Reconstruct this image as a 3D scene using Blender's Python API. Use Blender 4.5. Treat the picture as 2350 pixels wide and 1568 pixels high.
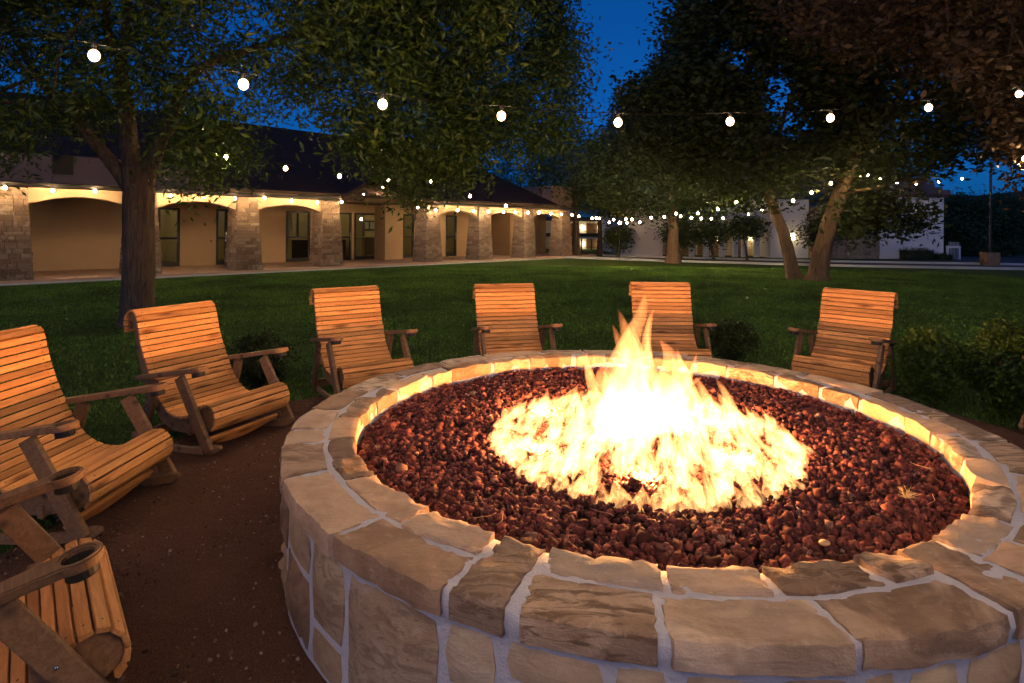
import bpy, bmesh, math, random
import numpy as np
from mathutils import Vector, Matrix, noise as mnoise
from math import sin, cos, pi, radians, atan2, sqrt, tan
for o in list(bpy.data.objects): bpy.data.objects.remove(o)
rnd = random.Random(7)
rng = np.random.default_rng(7)
sc = bpy.context.scene
COL = sc.collection

# ------------------------------------------------------------------ camera, light, exposure
F = 1390.0; EYE = 1.7; ROLL = .009
cam = bpy.data.objects.new('camera', bpy.data.cameras.new('camera'))
COL.objects.link(cam)
cam.data.sensor_width = 36; cam.data.lens = F/2350*36
cam.data.shift_y = -(784-523)/2350
cam.data.clip_start = .05; cam.data.clip_end = 800
cam.location = (0, 0, EYE)
cam.rotation_euler = (Matrix.Rotation(pi/2, 4, 'X') @ Matrix.Rotation(ROLL, 4, 'Z')).to_euler()
sc.camera = cam
w = bpy.data.worlds.new('World'); sc.world = w; w.use_nodes = True
nt = w.node_tree; nt.nodes.clear()
def wn(t, **k):
    n = nt.nodes.new(t)
    for a, b in k.items(): setattr(n, a, b)
    return n
sky = wn('ShaderNodeTexSky', sky_type='NISHITA', sun_disc=False)
sky.sun_elevation = radians(1.5); sky.sun_rotation = radians(195)
sky.ozone_density = 4; sky.dust_density = .4
bw = wn('ShaderNodeRGBToBW'); mx = wn('ShaderNodeMix', data_type='RGBA'); mx.inputs[0].default_value = .85
mul = wn('ShaderNodeMix', data_type='RGBA', blend_type='MULTIPLY'); mul.inputs[0].default_value = 1
mul.inputs[7].default_value = (.06, 1.45, 5.2, 1)
bg = wn('ShaderNodeBackground'); bg.inputs[1].default_value = .1
out = wn('ShaderNodeOutputWorld')
L = nt.links.new
L(sky.outputs[0], bw.inputs[0]); L(sky.outputs[0], mx.inputs[6]); L(bw.outputs[0], mx.inputs[7])
L(mx.outputs[2], mul.inputs[6]); L(mul.outputs[2], bg.inputs[0]); L(bg.outputs[0], out.inputs[0])
# the last light of the western sky, behind the camera
sl = bpy.data.lights.new('twilight_sun', 'SUN'); sl.energy = .30; sl.angle = radians(60); sl.color = (.68, .66, 1)
so = bpy.data.objects.new('twilight_sun', sl); COL.objects.link(so)
so.rotation_euler = (radians(52), 0, radians(-15))
sc.view_settings.view_transform = 'Standard'; sc.view_settings.look = 'None'
sc.view_settings.exposure = 0; sc.view_settings.gamma = 1
sc.render.engine = 'CYCLES'
cy = sc.cycles
cy.use_denoising = True; cy.max_bounces = 6; cy.diffuse_bounces = 3; cy.glossy_bounces = 2
cy.transmission_bounces = 4; cy.transparent_max_bounces = 48; cy.sample_clamp_indirect = 3; cy.sample_clamp_direct = 0
cy.use_light_tree = True; cy.caustics_reflective = False; cy.caustics_refractive = False
BULB = 700.0; FIRE = 1.85

# ------------------------------------------------------------------ helpers
def at(xv, yv, Y):
    """a point of the place, from its bearing and its distance ahead"""
    x = (xv-1175)/F; y = (523-yv)/F
    return Vector(((x+ROLL*y)*Y, Y, EYE+(y-ROLL*x)*Y))
def ground(xv, yv, z=0.):
    x = (xv-1175)/F; y = (523-yv)/F
    Y = (z-EYE)/(y-ROLL*x)
    return Vector(((x+ROLL*y)*Y, Y, z))
def link(name, data, parent=None, loc=None, rot=None, scl=None):
    o = bpy.data.objects.new(name, data); COL.objects.link(o)
    if parent is not None: o.parent = parent
    if loc is not None: o.location = loc
    if rot is not None: o.rotation_euler = rot
    if scl is not None: o.scale = scl
    return o
def tag(o, label=None, cat=None, group=None, kind=None):
    if label: o['label'] = label
    if cat: o['category'] = cat
    if group: o['group'] = group
    if kind: o['kind'] = kind
    return o
def thing(name, label, cat, loc=(0, 0, 0), rz=0, group=None):
    return tag(link(name, None, None, loc, (0, 0, rz)), label, cat, group)
def mesh(name, v, f, mat=None, smooth=False):
    m = bpy.data.meshes.new(name); m.from_pydata([tuple(p) for p in v], [], f)
    if mat: m.materials.append(mat)
    if smooth: m.polygons.foreach_set('use_smooth', [True]*len(m.polygons))
    m.update(); return m
def bigmesh(name, V, Fc, mat=None, smooth=False, rand=None):
    """V (n,3) float, Fc (m,k) int faces of equal size"""
    V = np.asarray(V, np.float32); Fc = np.asarray(Fc, np.int32); k = Fc.shape[1]
    m = bpy.data.meshes.new(name)
    m.vertices.add(len(V)); m.vertices.foreach_set('co', V.ravel())
    m.loops.add(Fc.size); m.loops.foreach_set('vertex_index', Fc.ravel())
    m.polygons.add(len(Fc)); m.polygons.foreach_set('loop_start', np.arange(0, Fc.size, k, dtype=np.int32))
    m.update(calc_edges=True)
    if smooth: m.polygons.foreach_set('use_smooth', np.ones(len(Fc), bool))
    if rand is not None:
        a = m.attributes.new('tint', 'FLOAT', 'FACE'); a.data.foreach_set('value', np.asarray(rand, np.float32))
    if mat: m.materials.append(mat)
    return m
def boxm(sx, sy, sz, bev=0, mat=None, name='box', center=(0, 0, 0)):
    bm = bmesh.new(); bmesh.ops.create_cube(bm, size=1)
    for v in bm.verts: v.co = Vector((v.co.x*sx+center[0], v.co.y*sy+center[1], v.co.z*sz+center[2]))
    if bev: bmesh.ops.bevel(bm, geom=bm.edges[:], offset=bev, segments=1, affect='EDGES')
    m = bpy.data.meshes.new(name); bm.to_mesh(m); bm.free()
    if mat: m.materials.append(mat)
    return m
def part(name, lo, hi, mat, parent, bev=0, **k):
    c = [(a+b)/2 for a, b in zip(lo, hi)]
    m = boxm(*[abs(b-a) for a, b in zip(lo, hi)], bev, mat, name)
    return link(name, m, parent, c)
def prism(pts, h0, h1, axis='x'):
    """closed prism of a simple polygon; pts (a,b) -> for axis x the polygon lies in y,z"""
    n = len(pts)
    def P(a, b, h): return (h, a, b) if axis == 'x' else ((a, h, b) if axis == 'y' else (a, b, h))
    v = [P(a, b, h0) for a, b in pts]+[P(a, b, h1) for a, b in pts]
    f = [tuple(range(n))[::-1], tuple(range(n, 2*n))]+[(i, (i+1) % n, (i+1) % n+n, i+n) for i in range(n)]
    return v, f
def fixn(m):
    bm = bmesh.new(); bm.from_mesh(m); bmesh.ops.recalc_face_normals(bm, faces=bm.faces[:]); bm.to_mesh(m); bm.free(); return m
def prismm(name, pts, h0, h1, axis, mat, bev=0):
    v, f = prism(pts, h0, h1, axis); m = fixn(mesh(name, v, f, mat))
    if bev:
        bm = bmesh.new(); bm.from_mesh(m)
        ed = [e for e in bm.edges if len(e.link_faces) == 2 and e.calc_face_angle(0) > .9]
        bmesh.ops.bevel(bm, geom=ed, offset=bev, segments=1, affect='EDGES'); bm.to_mesh(m); bm.free()
    return m
def catmull(P, n=8):
    P = [Vector(p) for p in P]; Q = [P[0]*2-P[1]]+P+[P[-1]*2-P[-2]]; out = []
    for i in range(1, len(Q)-2):
        a, b, c, d = Q[i-1:i+3]
        for k in range(n):
            t = k/n
            out.append(.5*((2*b)+(c-a)*t+(2*a-5*b+4*c-d)*t*t+(3*b-a-3*c+d)*t**3))
    out.append(P[-1]); return out
def tube(path, rad, n=10, rough=0., seed=0, cap=True):
    """list verts, faces of a tube along path with radii"""
    V = []; Fc = []; up = Vector((.3, .9, .1)).normalized()
    N = len(path); rs = random.Random(seed); ph = [rs.uniform(0, 6.28) for _ in range(4)]
    for i, p in enumerate(path):
        t = (path[min(i+1, N-1)]-path[max(i-1, 0)]).normalized()
        a = t.cross(up).normalized(); b = t.cross(a)
        r = rad[i] if hasattr(rad, '__len__') else rad
        for j in range(n):
            th = 2*pi*j/n
            rr = r*(1+rough*(sin(3*th+ph[0]+i*.13)*.5+sin(5*th+ph[1]-i*.21)*.35+rs.uniform(-.35, .35)))
            V.append(p+a*cos(th)*rr+b*sin(th)*rr)
    for i in range(N-1):
        for j in range(n):
            Fc.append((i*n+j, i*n+(j+1) % n, (i+1)*n+(j+1) % n, (i+1)*n+j))
    if cap: Fc += [tuple(range(n))[::-1], tuple(range((N-1)*n, N*n))]
    return V, Fc
class MB:
    def __init__(s): s.v = []; s.f = []
    def add(s, vf):
        k = len(s.v); s.v += list(vf[0]); s.f += [tuple(i+k for i in f) for f in vf[1]]; return s
    def box(s, lo, hi):
        x0, y0, z0 = lo; x1, y1, z1 = hi
        v = [(x, y, z) for z in (z0, z1) for y in (y0, y1) for x in (x0, x1)]
        return s.add((v, [(0, 2, 3, 1), (4, 5, 7, 6), (0, 1, 5, 4), (2, 6, 7, 3), (0, 4, 6, 2), (1, 3, 7, 5)]))
    def mesh(s, name, mat, smooth=False): return mesh(name, s.v, s.f, mat, smooth)
    def build(s, name, mat, parent=None, smooth=False): return link(name, s.mesh(name, mat, smooth), parent)

# ------------------------------------------------------------------ materials
class M:
    def __init__(s, name):
        s.m = bpy.data.materials.new(name); s.m.use_nodes = True; s.t = s.m.node_tree
        s.t.nodes.clear(); s.out = s.t.nodes.new('ShaderNodeOutputMaterial')
        s.b = s.t.nodes.new('ShaderNodeBsdfPrincipled'); s.l(s.b.outputs[0], s.out.inputs[0])
    def n(s, t, **k):
        x = s.t.nodes.new(t)
        for a, b in k.items(): setattr(x, a, b)
        return x
    def l(s, a, b): s.t.links.new(a, b)
    def coord(s, kind='Object', scale=(1, 1, 1), rand=False):
        tc = s.n('ShaderNodeTexCoord'); mp = s.n('ShaderNodeMapping'); mp.inputs[3].default_value = scale
        s.l(tc.outputs[kind], mp.inputs[0])
        if rand:
            oi = s.n('ShaderNodeObjectInfo'); mu = s.n('ShaderNodeMath', operation='MULTIPLY'); mu.inputs[1].default_value = 57.
            s.l(oi.outputs['Random'], mu.inputs[0])
            cx = s.n('ShaderNodeCombineXYZ')
            for i in range(3): s.l(mu.outputs[0], cx.inputs[i])
            s.l(cx.outputs[0], mp.inputs[1])
        return mp.outputs[0]
    def noise(s, co, sc_, det=4, rough=.6, dist=0):
        x = s.n('ShaderNodeTexNoise'); x.inputs['Scale'].default_value = sc_; x.inputs['Detail'].default_value = det
        x.inputs['Roughness'].default_value = rough; x.inputs['Distortion'].default_value = dist
        s.l(co, x.inputs['Vector']); return x.outputs['Fac']
    def voro(s, co, sc_, out='Distance', feat='F1'):
        x = s.n('ShaderNodeTexVoronoi', feature=feat); x.inputs['Scale'].default_value = sc_; s.l(co, x.inputs['Vector']); return x.outputs[out]
    def ramp(s, fac, stops, interp='LINEAR'):
        r = s.n('ShaderNodeValToRGB'); e = r.color_ramp.elements; r.color_ramp.interpolation = interp
        while len(e) < len(stops): e.new(.5)
        for i, (p, c) in enumerate(stops):
            e[i].position = p; e[i].color = (c, c, c, 1) if not hasattr(c, '__len__') else (*c, 1)
        s.l(fac, r.inputs[0]); return r.outputs[0]
    def mix(s, fac, a, b, mode='MIX'):
        x = s.n('ShaderNodeMix', data_type='RGBA', blend_type=mode)
        for i, v in ((0, fac), (6, a), (7, b)):
            if hasattr(v, 'default_value') or hasattr(v, 'is_linked'): s.l(v, x.inputs[i])
            elif i == 0: x.inputs[0].default_value = v
            else: x.inputs[i].default_value = (*v, 1)
        return x.outputs[2]
    def math(s, op, a, b=None):
        x = s.n('ShaderNodeMath', operation=op)
        for i, v in ((0, a), (1, b)):
            if v is None: continue
            if hasattr(v, 'is_linked'): s.l(v, x.inputs[i])
            else: x.inputs[i].default_value = v
        return x.outputs[0]
    def rand(s): return s.n('ShaderNodeObjectInfo').outputs['Random']
    def attr(s, a): return s.n('ShaderNodeAttribute', attribute_name=a).outputs['Fac']
    def bump(s, h, st=.3, d=.01):
        x = s.n('ShaderNodeBump'); x.inputs['Strength'].default_value = st; x.inputs['Distance'].default_value = d
        s.l(h, x.inputs['Height']); s.l(x.outputs[0], s.b.inputs['Normal']); return s
    def base(s, c, rough=.7, spec=.3):
        if hasattr(c, 'is_linked'): s.l(c, s.b.inputs['Base Color'])
        else: s.b.inputs['Base Color'].default_value = (*c, 1)
        s.b.inputs['Roughness'].default_value = rough; s.b.inputs['Specular IOR Level'].default_value = spec; return s

def plain(name, c, rough=.7, spec=.3, metal=0, var=.12, sc_=6):
    x = M(name); co = x.coord(); n = x.noise(co, sc_, 5)
    x.base(x.mix(n, tuple(v*(1-var) for v in c), tuple(min(1, v*(1+var)) for v in c)), rough, spec)
    x.b.inputs['Metallic'].default_value = metal; x.bump(n, .1, .01); return x.m
def emis(name, c, s):
    x = M(name); x.b.inputs['Base Color'].default_value = (0, 0, 0, 1); x.b.inputs['Emission Color'].default_value = (*c, 1)
    x.b.inputs['Emission Strength'].default_value = s; return x.m

def wood(name, lo, hi, knot, dark=.0):
    x = M(name); co = x.coord('Object', (1.2, 14, 14), True)
    g = x.noise(co, 3.2, 7, .62, .9); fine = x.noise(x.coord('Object', (4, 90, 90), True), 3, 3)
    c = x.mix(x.ramp(g, [(.3, 0), (.7, 1)]), lo, hi)
    c = x.mix(x.ramp(fine, [(.35, .35), (.6, 0)]), c, tuple(v*.55 for v in lo))
    k = x.voro(x.coord('Object', (2.2, 9, 9), True), 1.15)
    c = x.mix(x.ramp(k, [(.08, .95), (.19, .45), (.30, 0)]), c, knot)
    v = x.ramp(x.rand(), [(0, .52), (.3, .85), (.7, 1.0), (1, 1.18)])
    c = x.mix(1, c, v, 'MULTIPLY')
    x.base(c, .62, .25); x.bump(g, .25, .004); return x.m
W_SLAT = wood('pine_slat', (.50, .205, .06), (.76, .36, .125), (.15, .055, .016))
W_FRAME = wood('weathered_frame', (.15, .080, .040), (.28, .155, .08), (.06, .035, .02))
DARK = plain('dark_iron', (.02, .018, .016), .5)
STEEL = plain('steel', (.7, .7, .7), .25, .5, 1)

def stone_mat(name, cols, bump=.5, sc_=5, rust=.35):
    x = M(name); co = x.coord('Object', (1, 1, 1), True)
    n = x.noise(co, sc_, 8, .65, .6); n2 = x.noise(co, sc_*5, 6, .7)
    r = x.rand()
    c = x.ramp(r, [(i/(len(cols)-1), c_) for i, c_ in enumerate(cols)])
    c = x.mix(x.ramp(n, [(.32, .5), (.55, 0)]), c, (.22, .125, .06))
    lay = x.noise(x.coord('Object', (1.5, 9, 14), True), 2.2, 5, .6, 1.2)
    gate = x.ramp(x.math('FRACT', x.math('MULTIPLY', r, 7.3)), [(.35, .12), (.8, 1)])
    c = x.mix(x.math('MULTIPLY', x.ramp(lay, [(.50, 0), (.60, rust)]), gate), c, (.11, .062, .032))
    blot = x.noise(co, sc_*.7, 3, .5, 1.5); c = x.mix(x.math('MULTIPLY', x.ramp(blot, [(.45, 0), (.60, .75)]), x.ramp(x.math('FRACT', x.math('MULTIPLY', r, 3.7)), [(.4, 0), (.6, 1)])), c, (.13, .075, .045))
    c = x.mix(x.ramp(n2, [(.55, 0), (.75, .35)]), c, (.60, .50, .36))
    x.base(c, .8, .25)
    n3 = x.noise(co, sc_*22, 4, .75); h = x.math('ADD', x.math('ADD', n, x.math('MULTIPLY', n3, .25)), x.math('MULTIPLY', n2, .6)); x.bump(x.math('ADD', h, x.math('MULTIPLY', lay, .5)), bump, .02); return x.m
SAND = [(.58, .39, .25), (.32, .20, .125), (.52, .38, .26), (.62, .48, .35), (.20, .13, .09), (.50, .35, .235), (.40, .28, .19)]
ST_CAP = stone_mat('sandstone_cap', SAND, .6, 5, .8)
ST_WALL = stone_mat('sandstone_wall', [(.50, .38, .23), (.38, .26, .16), (.54, .43, .30), (.26, .165, .10), (.46, .35, .22)], .5, 3, .45)
ST_PIL = stone_mat('ledgestone', [(.15, .095, .06), (.38, .30, .21), (.12, .075, .05), (.21, .14, .09), (.26, .18, .12), (.10, .068, .05)], .7, 5, .3)
def mortar():
    x = M('mortar'); co = x.coord(); n = x.noise(co, 14, 8, .7); n2 = x.noise(co, 60, 4, .7)
    x.base(x.mix(n, (.38, .37, .40), (.58, .57, .62)), .9, .15); x.bump(x.math('ADD', n, x.math('MULTIPLY', n2, .5)), .7, .02); return x.m  # faint lavender of the blue skylight is put into the mortar colour
MORTAR = mortar()
def lava():
    x = M('lava_rock'); co = x.coord('Object', (1, 1, 1)); n = x.noise(co, 90, 5, .7)
    t = x.math('FRACT', x.math('ADD', x.attr('tint'), x.rand()))
    c = x.ramp(t, [(0, (.035, .014, .016)), (.35, (.11, .033, .032)), (.75, (.20, .056, .050)), (.96, (.29, .095, .08)), (1, (.42, .27, .19))])
    x.base(x.mix(x.ramp(n, [(.35, .7), (.65, 0)]), c, (.03, .014, .012)), .9, .15); x.bump(n, .8, .006); return x.m
LAVA = lava()
def dirt():
    x = M('crushed_granite'); co = x.coord(); a = x.noise(co, 3, 6, .6); b = x.noise(co, 130, 5, .8); v = x.voro(co, 95)
    c = x.mix(a, (.10, .046, .028), (.23, .11, .068))
    c = x.mix(x.ramp(b, [(.4, .6), (.62, 0)]), c, (.035, .02, .014))
    c = x.mix(x.ramp(x.noise(co, 210, 2), [(.63, 0), (.72, .7)]), c, (.42, .32, .24))
    x.base(c, .95, .1)
    x.bump(x.math('ADD', x.math('MULTIPLY', x.noise(co, 9, 5, .6, .4), 2.6), x.math('MULTIPLY', b, .6)), 1., .03); return x.m
def grassm():
    x = M('lawn'); co = x.coord(); a = x.noise(co, .5, 5, .6); b = x.noise(co, 22, 6, .8); s_ = x.noise(x.coord('Object', (1, 5, 1)), 4, 5, .7)
    c = x.mix(x.ramp(a, [(.3, 0), (.7, 1)]), (.030, .068, .008), (.065, .125, .014))
    c = x.mix(x.ramp(b, [(.35, .75), (.65, 0)]), c, (.018, .032, .006))
    c = x.mix(x.ramp(s_, [(.5, 0), (.72, .35)]), c, (.12, .13, .03))
    x.base(c, .9, .1); x.bump(x.math('ADD', b, s_), .9, .05); return x.m
def leafm(name, lo, hi, tr=.25):
    x = M(name); t = x.attr('tint'); c = x.ramp(t, [(0, lo), (1, hi)])
    if name == 'grass_blade':
        pn = x.noise(x.coord('Object'), .55, 4, .6, .5); c = x.mix(1, c, x.ramp(pn, [(.32, (.5, .5, .45)), (.52, (1, 1, 1)), (.72, (1.5, 1.35, 1.1))]), 'MULTIPLY')
    x.base(c, .55, .3)
    td = x.n('ShaderNodeBsdfTranslucent'); x.l(c, td.inputs[0]); ms = x.n('ShaderNodeMixShader'); ms.inputs[0].default_value = tr
    x.l(x.b.outputs[0], ms.inputs[1]); x.l(td.outputs[0], ms.inputs[2]); x.l(ms.outputs[0], x.out.inputs[0]); return x.m
LEAF_A = leafm('pecan_leaf', (.008, .021, .002), (.046, .084, .006))
LEAF_B = leafm('oak_leaf', (.011, .020, .004), (.042, .058, .010))
LEAF_C = leafm('far_leaf', (.022, .040, .014), (.05, .08, .024))
LEAF_D = leafm('shrub_leaf', (.008, .030, .005), (.075, .125, .010))
LEAF_E = leafm('firelit_oak_leaf', (.018, .009, .004), (.055, .032, .012))  # reddish brown of the firelight is put into this leaf colour
BLADE = leafm('grass_blade', (.040, .095, .010), (.095, .19, .022))
def barkm(name, a, b):
    x = M(name); co = x.coord('Object', (1, 1, .14)); v = x.noise(co, 17, 3, .5, 1.2); n = x.noise(co, 9, 7, .7, 1.5)
    x.base(x.mix(x.ramp(x.math('ADD', v, x.math('MULTIPLY', n, .6)), [(.35, 0), (.9, 1)]), a, b), .9, .1)
    x.bump(x.math('ADD', v, n), 1., .05); return x.m
BARK = barkm('bark', (.022, .015, .011), (.12, .085, .06)); BARK2 = barkm('oak_bark', (.035, .024, .016), (.16, .105, .065))
STUCCO = plain('tan_stucco', (.46, .31, .18), .9, .1, 0, .08, 3)
STUCCO_D = plain('brown_stucco', (.22, .155, .13), .9, .1, 0, .1, 2)
WHITE = plain('white_stucco', (.62, .60, .60), .9, .1, 0, .07, 2)
CONC = plain('pinkish_concrete', (.42, .27, .19), .85, .15, 0, .12, 2)
PALE = plain('pale_concrete', (.42, .42, .42), .9, .15, 0, .12, 4)
ASPH = plain('asphalt', (.05, .052, .056), .85, .2, 0, .2, 30)
FRAMEM = plain('dark_bronze', (.022, .018, .016), .45, .4)
def glassm():
    x = M('window_glass'); g = x.n('ShaderNodeBsdfGlossy'); g.inputs['Roughness'].default_value = .03
    t = x.n('ShaderNodeBsdfTransparent'); t.inputs[0].default_value = (.8, .82, .78, 1); f = x.n('ShaderNodeFresnel'); f.inputs[0].default_value = 1.5
    ms = x.n('ShaderNodeMixShader'); x.l(f.outputs[0], ms.inputs[0]); x.l(t.outputs[0], ms.inputs[1]); x.l(g.outputs[0], ms.inputs[2]); x.l(ms.outputs[0], x.out.inputs[0]); return x.m
GLASS = glassm()
def roofm():
    x = M('ribbed_roof'); co = x.coord(); s_ = x.n('ShaderNodeTexWave', wave_type='BANDS', bands_direction='X'); s_.inputs['Scale'].default_value = 1.1
    x.l(co, s_.inputs['Vector']); n = x.noise(co, 2, 5)
    x.base(x.mix(n, (.042, .028, .025), (.075, .052, .045)), .9, .0); return x.m
ROOF = roofm()
CEIL = plain('dark_ceiling', (.09, .05, .035), .8)
INW = plain('room_wall', (.62, .50, .26), .9)
def bulbm(name, st):
    x = M(name); x.t.nodes.remove(x.b); lw = x.n('ShaderNodeLayerWeight'); lw.inputs[0].default_value = .5
    c = x.math('SUBTRACT', 1., lw.outputs['Facing']); e = x.n('ShaderNodeEmission')
    x.l(x.ramp(c, [(0, (1, .36, .08)), (.35, (1, .50, .18)), (.7, (1, .68, .36))]), e.inputs[0])
    x.l(x.math('ADD', x.math('MULTIPLY', x.math('POWER', c, 7.), st), .35), e.inputs[1]); x.l(e.outputs[0], x.out.inputs[0]); return x.m
BULB_M = bulbm('bulb_glow', BULB*3.6)
BULB_F = bulbm('bulb_glow_far', 2400)
BULB_W = bulbm('added_bulb_glow', BULB*2.8)
BULB_H = bulbm('bulb_glow_house', 2300)
XX = emis('bulb_glow', (1, .66, .34), BULB)
AMBER = emis('amber_lamp_glow', (1, .45, .08), 300)
SCONCE = emis('sconce_glow', (1, .80, .38), 9)
for m_ in (SCONCE,): m_.cycles.emission_sampling = 'AUTO'
def flamem(name='flame', st=1.9, ns=5):
    x = M(name); x.t.nodes.remove(x.b)
    tc = x.n('ShaderNodeTexCoord'); sep = x.n('ShaderNodeSeparateXYZ'); x.l(tc.outputs['Object'], sep.inputs[0])
    z = sep.outputs[2]
    lw = x.n('ShaderNodeLayerWeight'); lw.inputs[0].default_value = .5
    core = x.math('POWER', x.math('SUBTRACT', 1., lw.outputs['Facing']), 1.25)
    nz = x.noise(x.coord('Object', (ns, ns, 1.5), True), 1.1, 2, .5)
    den = x.math('MULTIPLY', core, x.ramp(z, [(0, .25), (.1, 1), (.5, .8), (.85, .5), (1, .12)]))
    den = x.math('MULTIPLY', den, x.ramp(nz, [(.34, .25), (.62, 1)]))
    col = x.ramp(z, [(0, (1, .50, .17)), (.5, (1, .43, .13)), (.85, (1, .33, .09)), (1, (1, .24, .08))])
    em = x.n('ShaderNodeEmission'); x.l(col, em.inputs[0]); x.l(x.math('MULTIPLY', den, st), em.inputs[1])
    tr = x.n('ShaderNodeBsdfTransparent'); ad = x.n('ShaderNodeAddShader'); x.l(em.outputs[0], ad.inputs[0]); x.l(tr.outputs[0], ad.inputs[1])
    x.l(ad.outputs[0], x.out.inputs[0]); x.m.cycles.emission_sampling = 'NONE'; return x.m
FLAME = flamem(); FLAME_T = flamem('tall_flame', 2.3, 3)

# ------------------------------------------------------------------ ground
C0 = Vector((.72, 3.57, 0))
g = link('lawn', bigmesh('lawn', [(-260, -60, 0), (260, -60, 0), (260, 420, 0), (-260, 420, 0)], [(0, 1, 2, 3)], grassm()))
tag(g, 'green lawn around the fire pit reaching to the buildings', kind='structure')
nn = 260; v = [(C0.x, C0.y, .004)]
def pad_r(a): return 3.5+.13*sin(3*a+1)+.10*sin(7*a+2)+.04*sin(23*a)+(.55 if cos(a) > 0 else 0)*cos(a)
pr = []
for k in range(nn):
    a = 2*pi*k/nn; pr.append((C0.x+pad_r(a)*cos(a), C0.y+pad_r(a)*sin(a), .004))
rings = [v[0]]; fc = []
for j in range(1, 25):
    for p in pr:
        q = Vector(v[0]).lerp(Vector(p), j/24); q.z = .004+(.014*mnoise.noise((q.x*2.4, q.y*2.4, 0))+.010*mnoise.noise((q.x*8, q.y*8, 0))+.010)*(1 if j < 24 else 0)
        rings.append(tuple(q))
for k in range(nn):
    fc.append((0, 1+k, 1+(k+1) % nn))
pm = mesh('granite_path', rings, fc+[(1+j*nn+k, 1+(j+1)*nn+k, 1+(j+1)*nn+(k+1) % nn, 1+j*nn+(k+1) % nn) for j in range(23) for k in range(nn)], dirt(), True)
tag(link('granite_path', pm), 'reddish brown crushed granite ring around the fire pit', kind='structure')
# small stones on the granite
def icos(sub=1):
    bm = bmesh.new(); bmesh.ops.create_icosphere(bm, subdivisions=sub, radius=1)
    V = np.array([v.co[:] for v in bm.verts], np.float32); Fc = np.array([[v.index for v in f.verts] for f in bm.faces], np.int32); bm.free(); return V, Fc
def scatter_rocks(P, S, sub, var=8, seed=1, amp=.5):
    r_ = np.random.default_rng(seed); V0, F0 = icos(sub); vs = []
    for k in range(var):
        d = np.array([mnoise.noise(Vector(p)*1.6+Vector((k*7.3, 0, 0))) for p in V0])+.6*np.array([mnoise.noise(Vector(p)*3.4+Vector((k*3.3, 9, 0))) for p in V0])
        vs.append(V0*(1+amp*2*d[:, None])*r_.uniform(.75, 1.2, 3))
    vs = np.array(vs); n = len(P); k = r_.integers(0, var, n)
    ax = r_.normal(size=(n, 3)); ax /= np.linalg.norm(ax, axis=1)[:, None]; an = r_.uniform(0, 2*pi, n)
    K = np.zeros((n, 3, 3)); K[:, 0, 1] = -ax[:, 2]; K[:, 0, 2] = ax[:, 1]; K[:, 1, 0] = ax[:, 2]; K[:, 1, 2] = -ax[:, 0]; K[:, 2, 0] = -ax[:, 1]; K[:, 2, 1] = ax[:, 0]
    R = np.eye(3)+np.sin(an)[:, None, None]*K+(1-np.cos(an))[:, None, None]*(K@K)
    A = np.einsum('nij,nvj->nvi', R, vs[k])*np.asarray(S)[:, None, None]+np.asarray(P)[:, None, :]
    Fc = F0[None]+(np.arange(n)*len(V0))[:, None, None]
    return A.reshape(-1, 3), Fc.reshape(-1, 3), np.repeat(r_.random(n), len(F0)), vs
n = 16000; a = rng.uniform(0, 2*pi, n); rr = np.sqrt(rng.uniform(1.9**2, 3.6**2, n)); P = np.stack([C0.x+rr*np.cos(a), C0.y+rr*np.sin(a), np.full(n, .012)], 1)
S = rng.uniform(.003, .0085, n)*np.where(rng.random(n) < .04, 1.6, 1)
A, Fc, T, _ = scatter_rocks(P, S, 0, 5, 4)
x = M('grit'); x.base(x.ramp(x.attr('tint'), [(0, (.05, .028, .02)), (.8, (.17, .09, .06)), (1, (.36, .27, .21))]), .9, .2)
S_ = None
tag(link('gravel', bigmesh('gravel', A, Fc, x.m, False, T)), 'fine loose grit on the granite path', kind='stuff')
# grass blades near the camera
def blades(n, seed, f_ok, x0, x1, y0, y1, h):
    r_ = np.random.default_rng(seed); x = r_.uniform(x0, x1, n); y = y0+(y1-y0)*r_.random(n)**1.1; ok = f_ok(x, y); x = x[ok]; y = y[ok]; n = len(x)
    a = r_.uniform(0, 2*pi, n); w_ = .003+.0011*y; hh = h*r_.uniform(.5, 1.15, n); l = r_.uniform(-.6, .6, (n, 2))*hh[:, None]
    V = np.zeros((n, 3, 3)); V[:, 0] = np.stack([x-np.cos(a)*w_, y-np.sin(a)*w_, 0*x], 1); V[:, 1] = np.stack([x+np.cos(a)*w_, y+np.sin(a)*w_, 0*x], 1)
    V[:, 2] = np.stack([x+l[:, 0], y+l[:, 1], hh], 1); return V.reshape(-1, 3), np.arange(3*n).reshape(-1, 3), r_.random(n)
def outside(x, y):
    a = np.arctan2(y-C0.y, x-C0.x); R = 3.5+.13*np.sin(3*a+1)+.10*np.sin(7*a+2)+.04*np.sin(23*a)+np.where(np.cos(a) > 0, .55*np.cos(a), 0)
    return (np.hypot(x-C0.x, y-C0.y) > R-.05) & (np.abs(x) < y*.9+1.5) & (y > 1) & (((y-21.25)*.69-(x+9.85)*.724) < -1.0) & (y+x*.45 < 33+np.random.default_rng(5).uniform(-5, 1, len(x)))
A, Fc, T = blades(560000, 3, outside, -17, 19, 2.5, 27, .036)
tag(link('grass', bigmesh('grass', A, Fc, BLADE, False, T)), 'short mown grass blades covering the lawn', kind='stuff')

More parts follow.
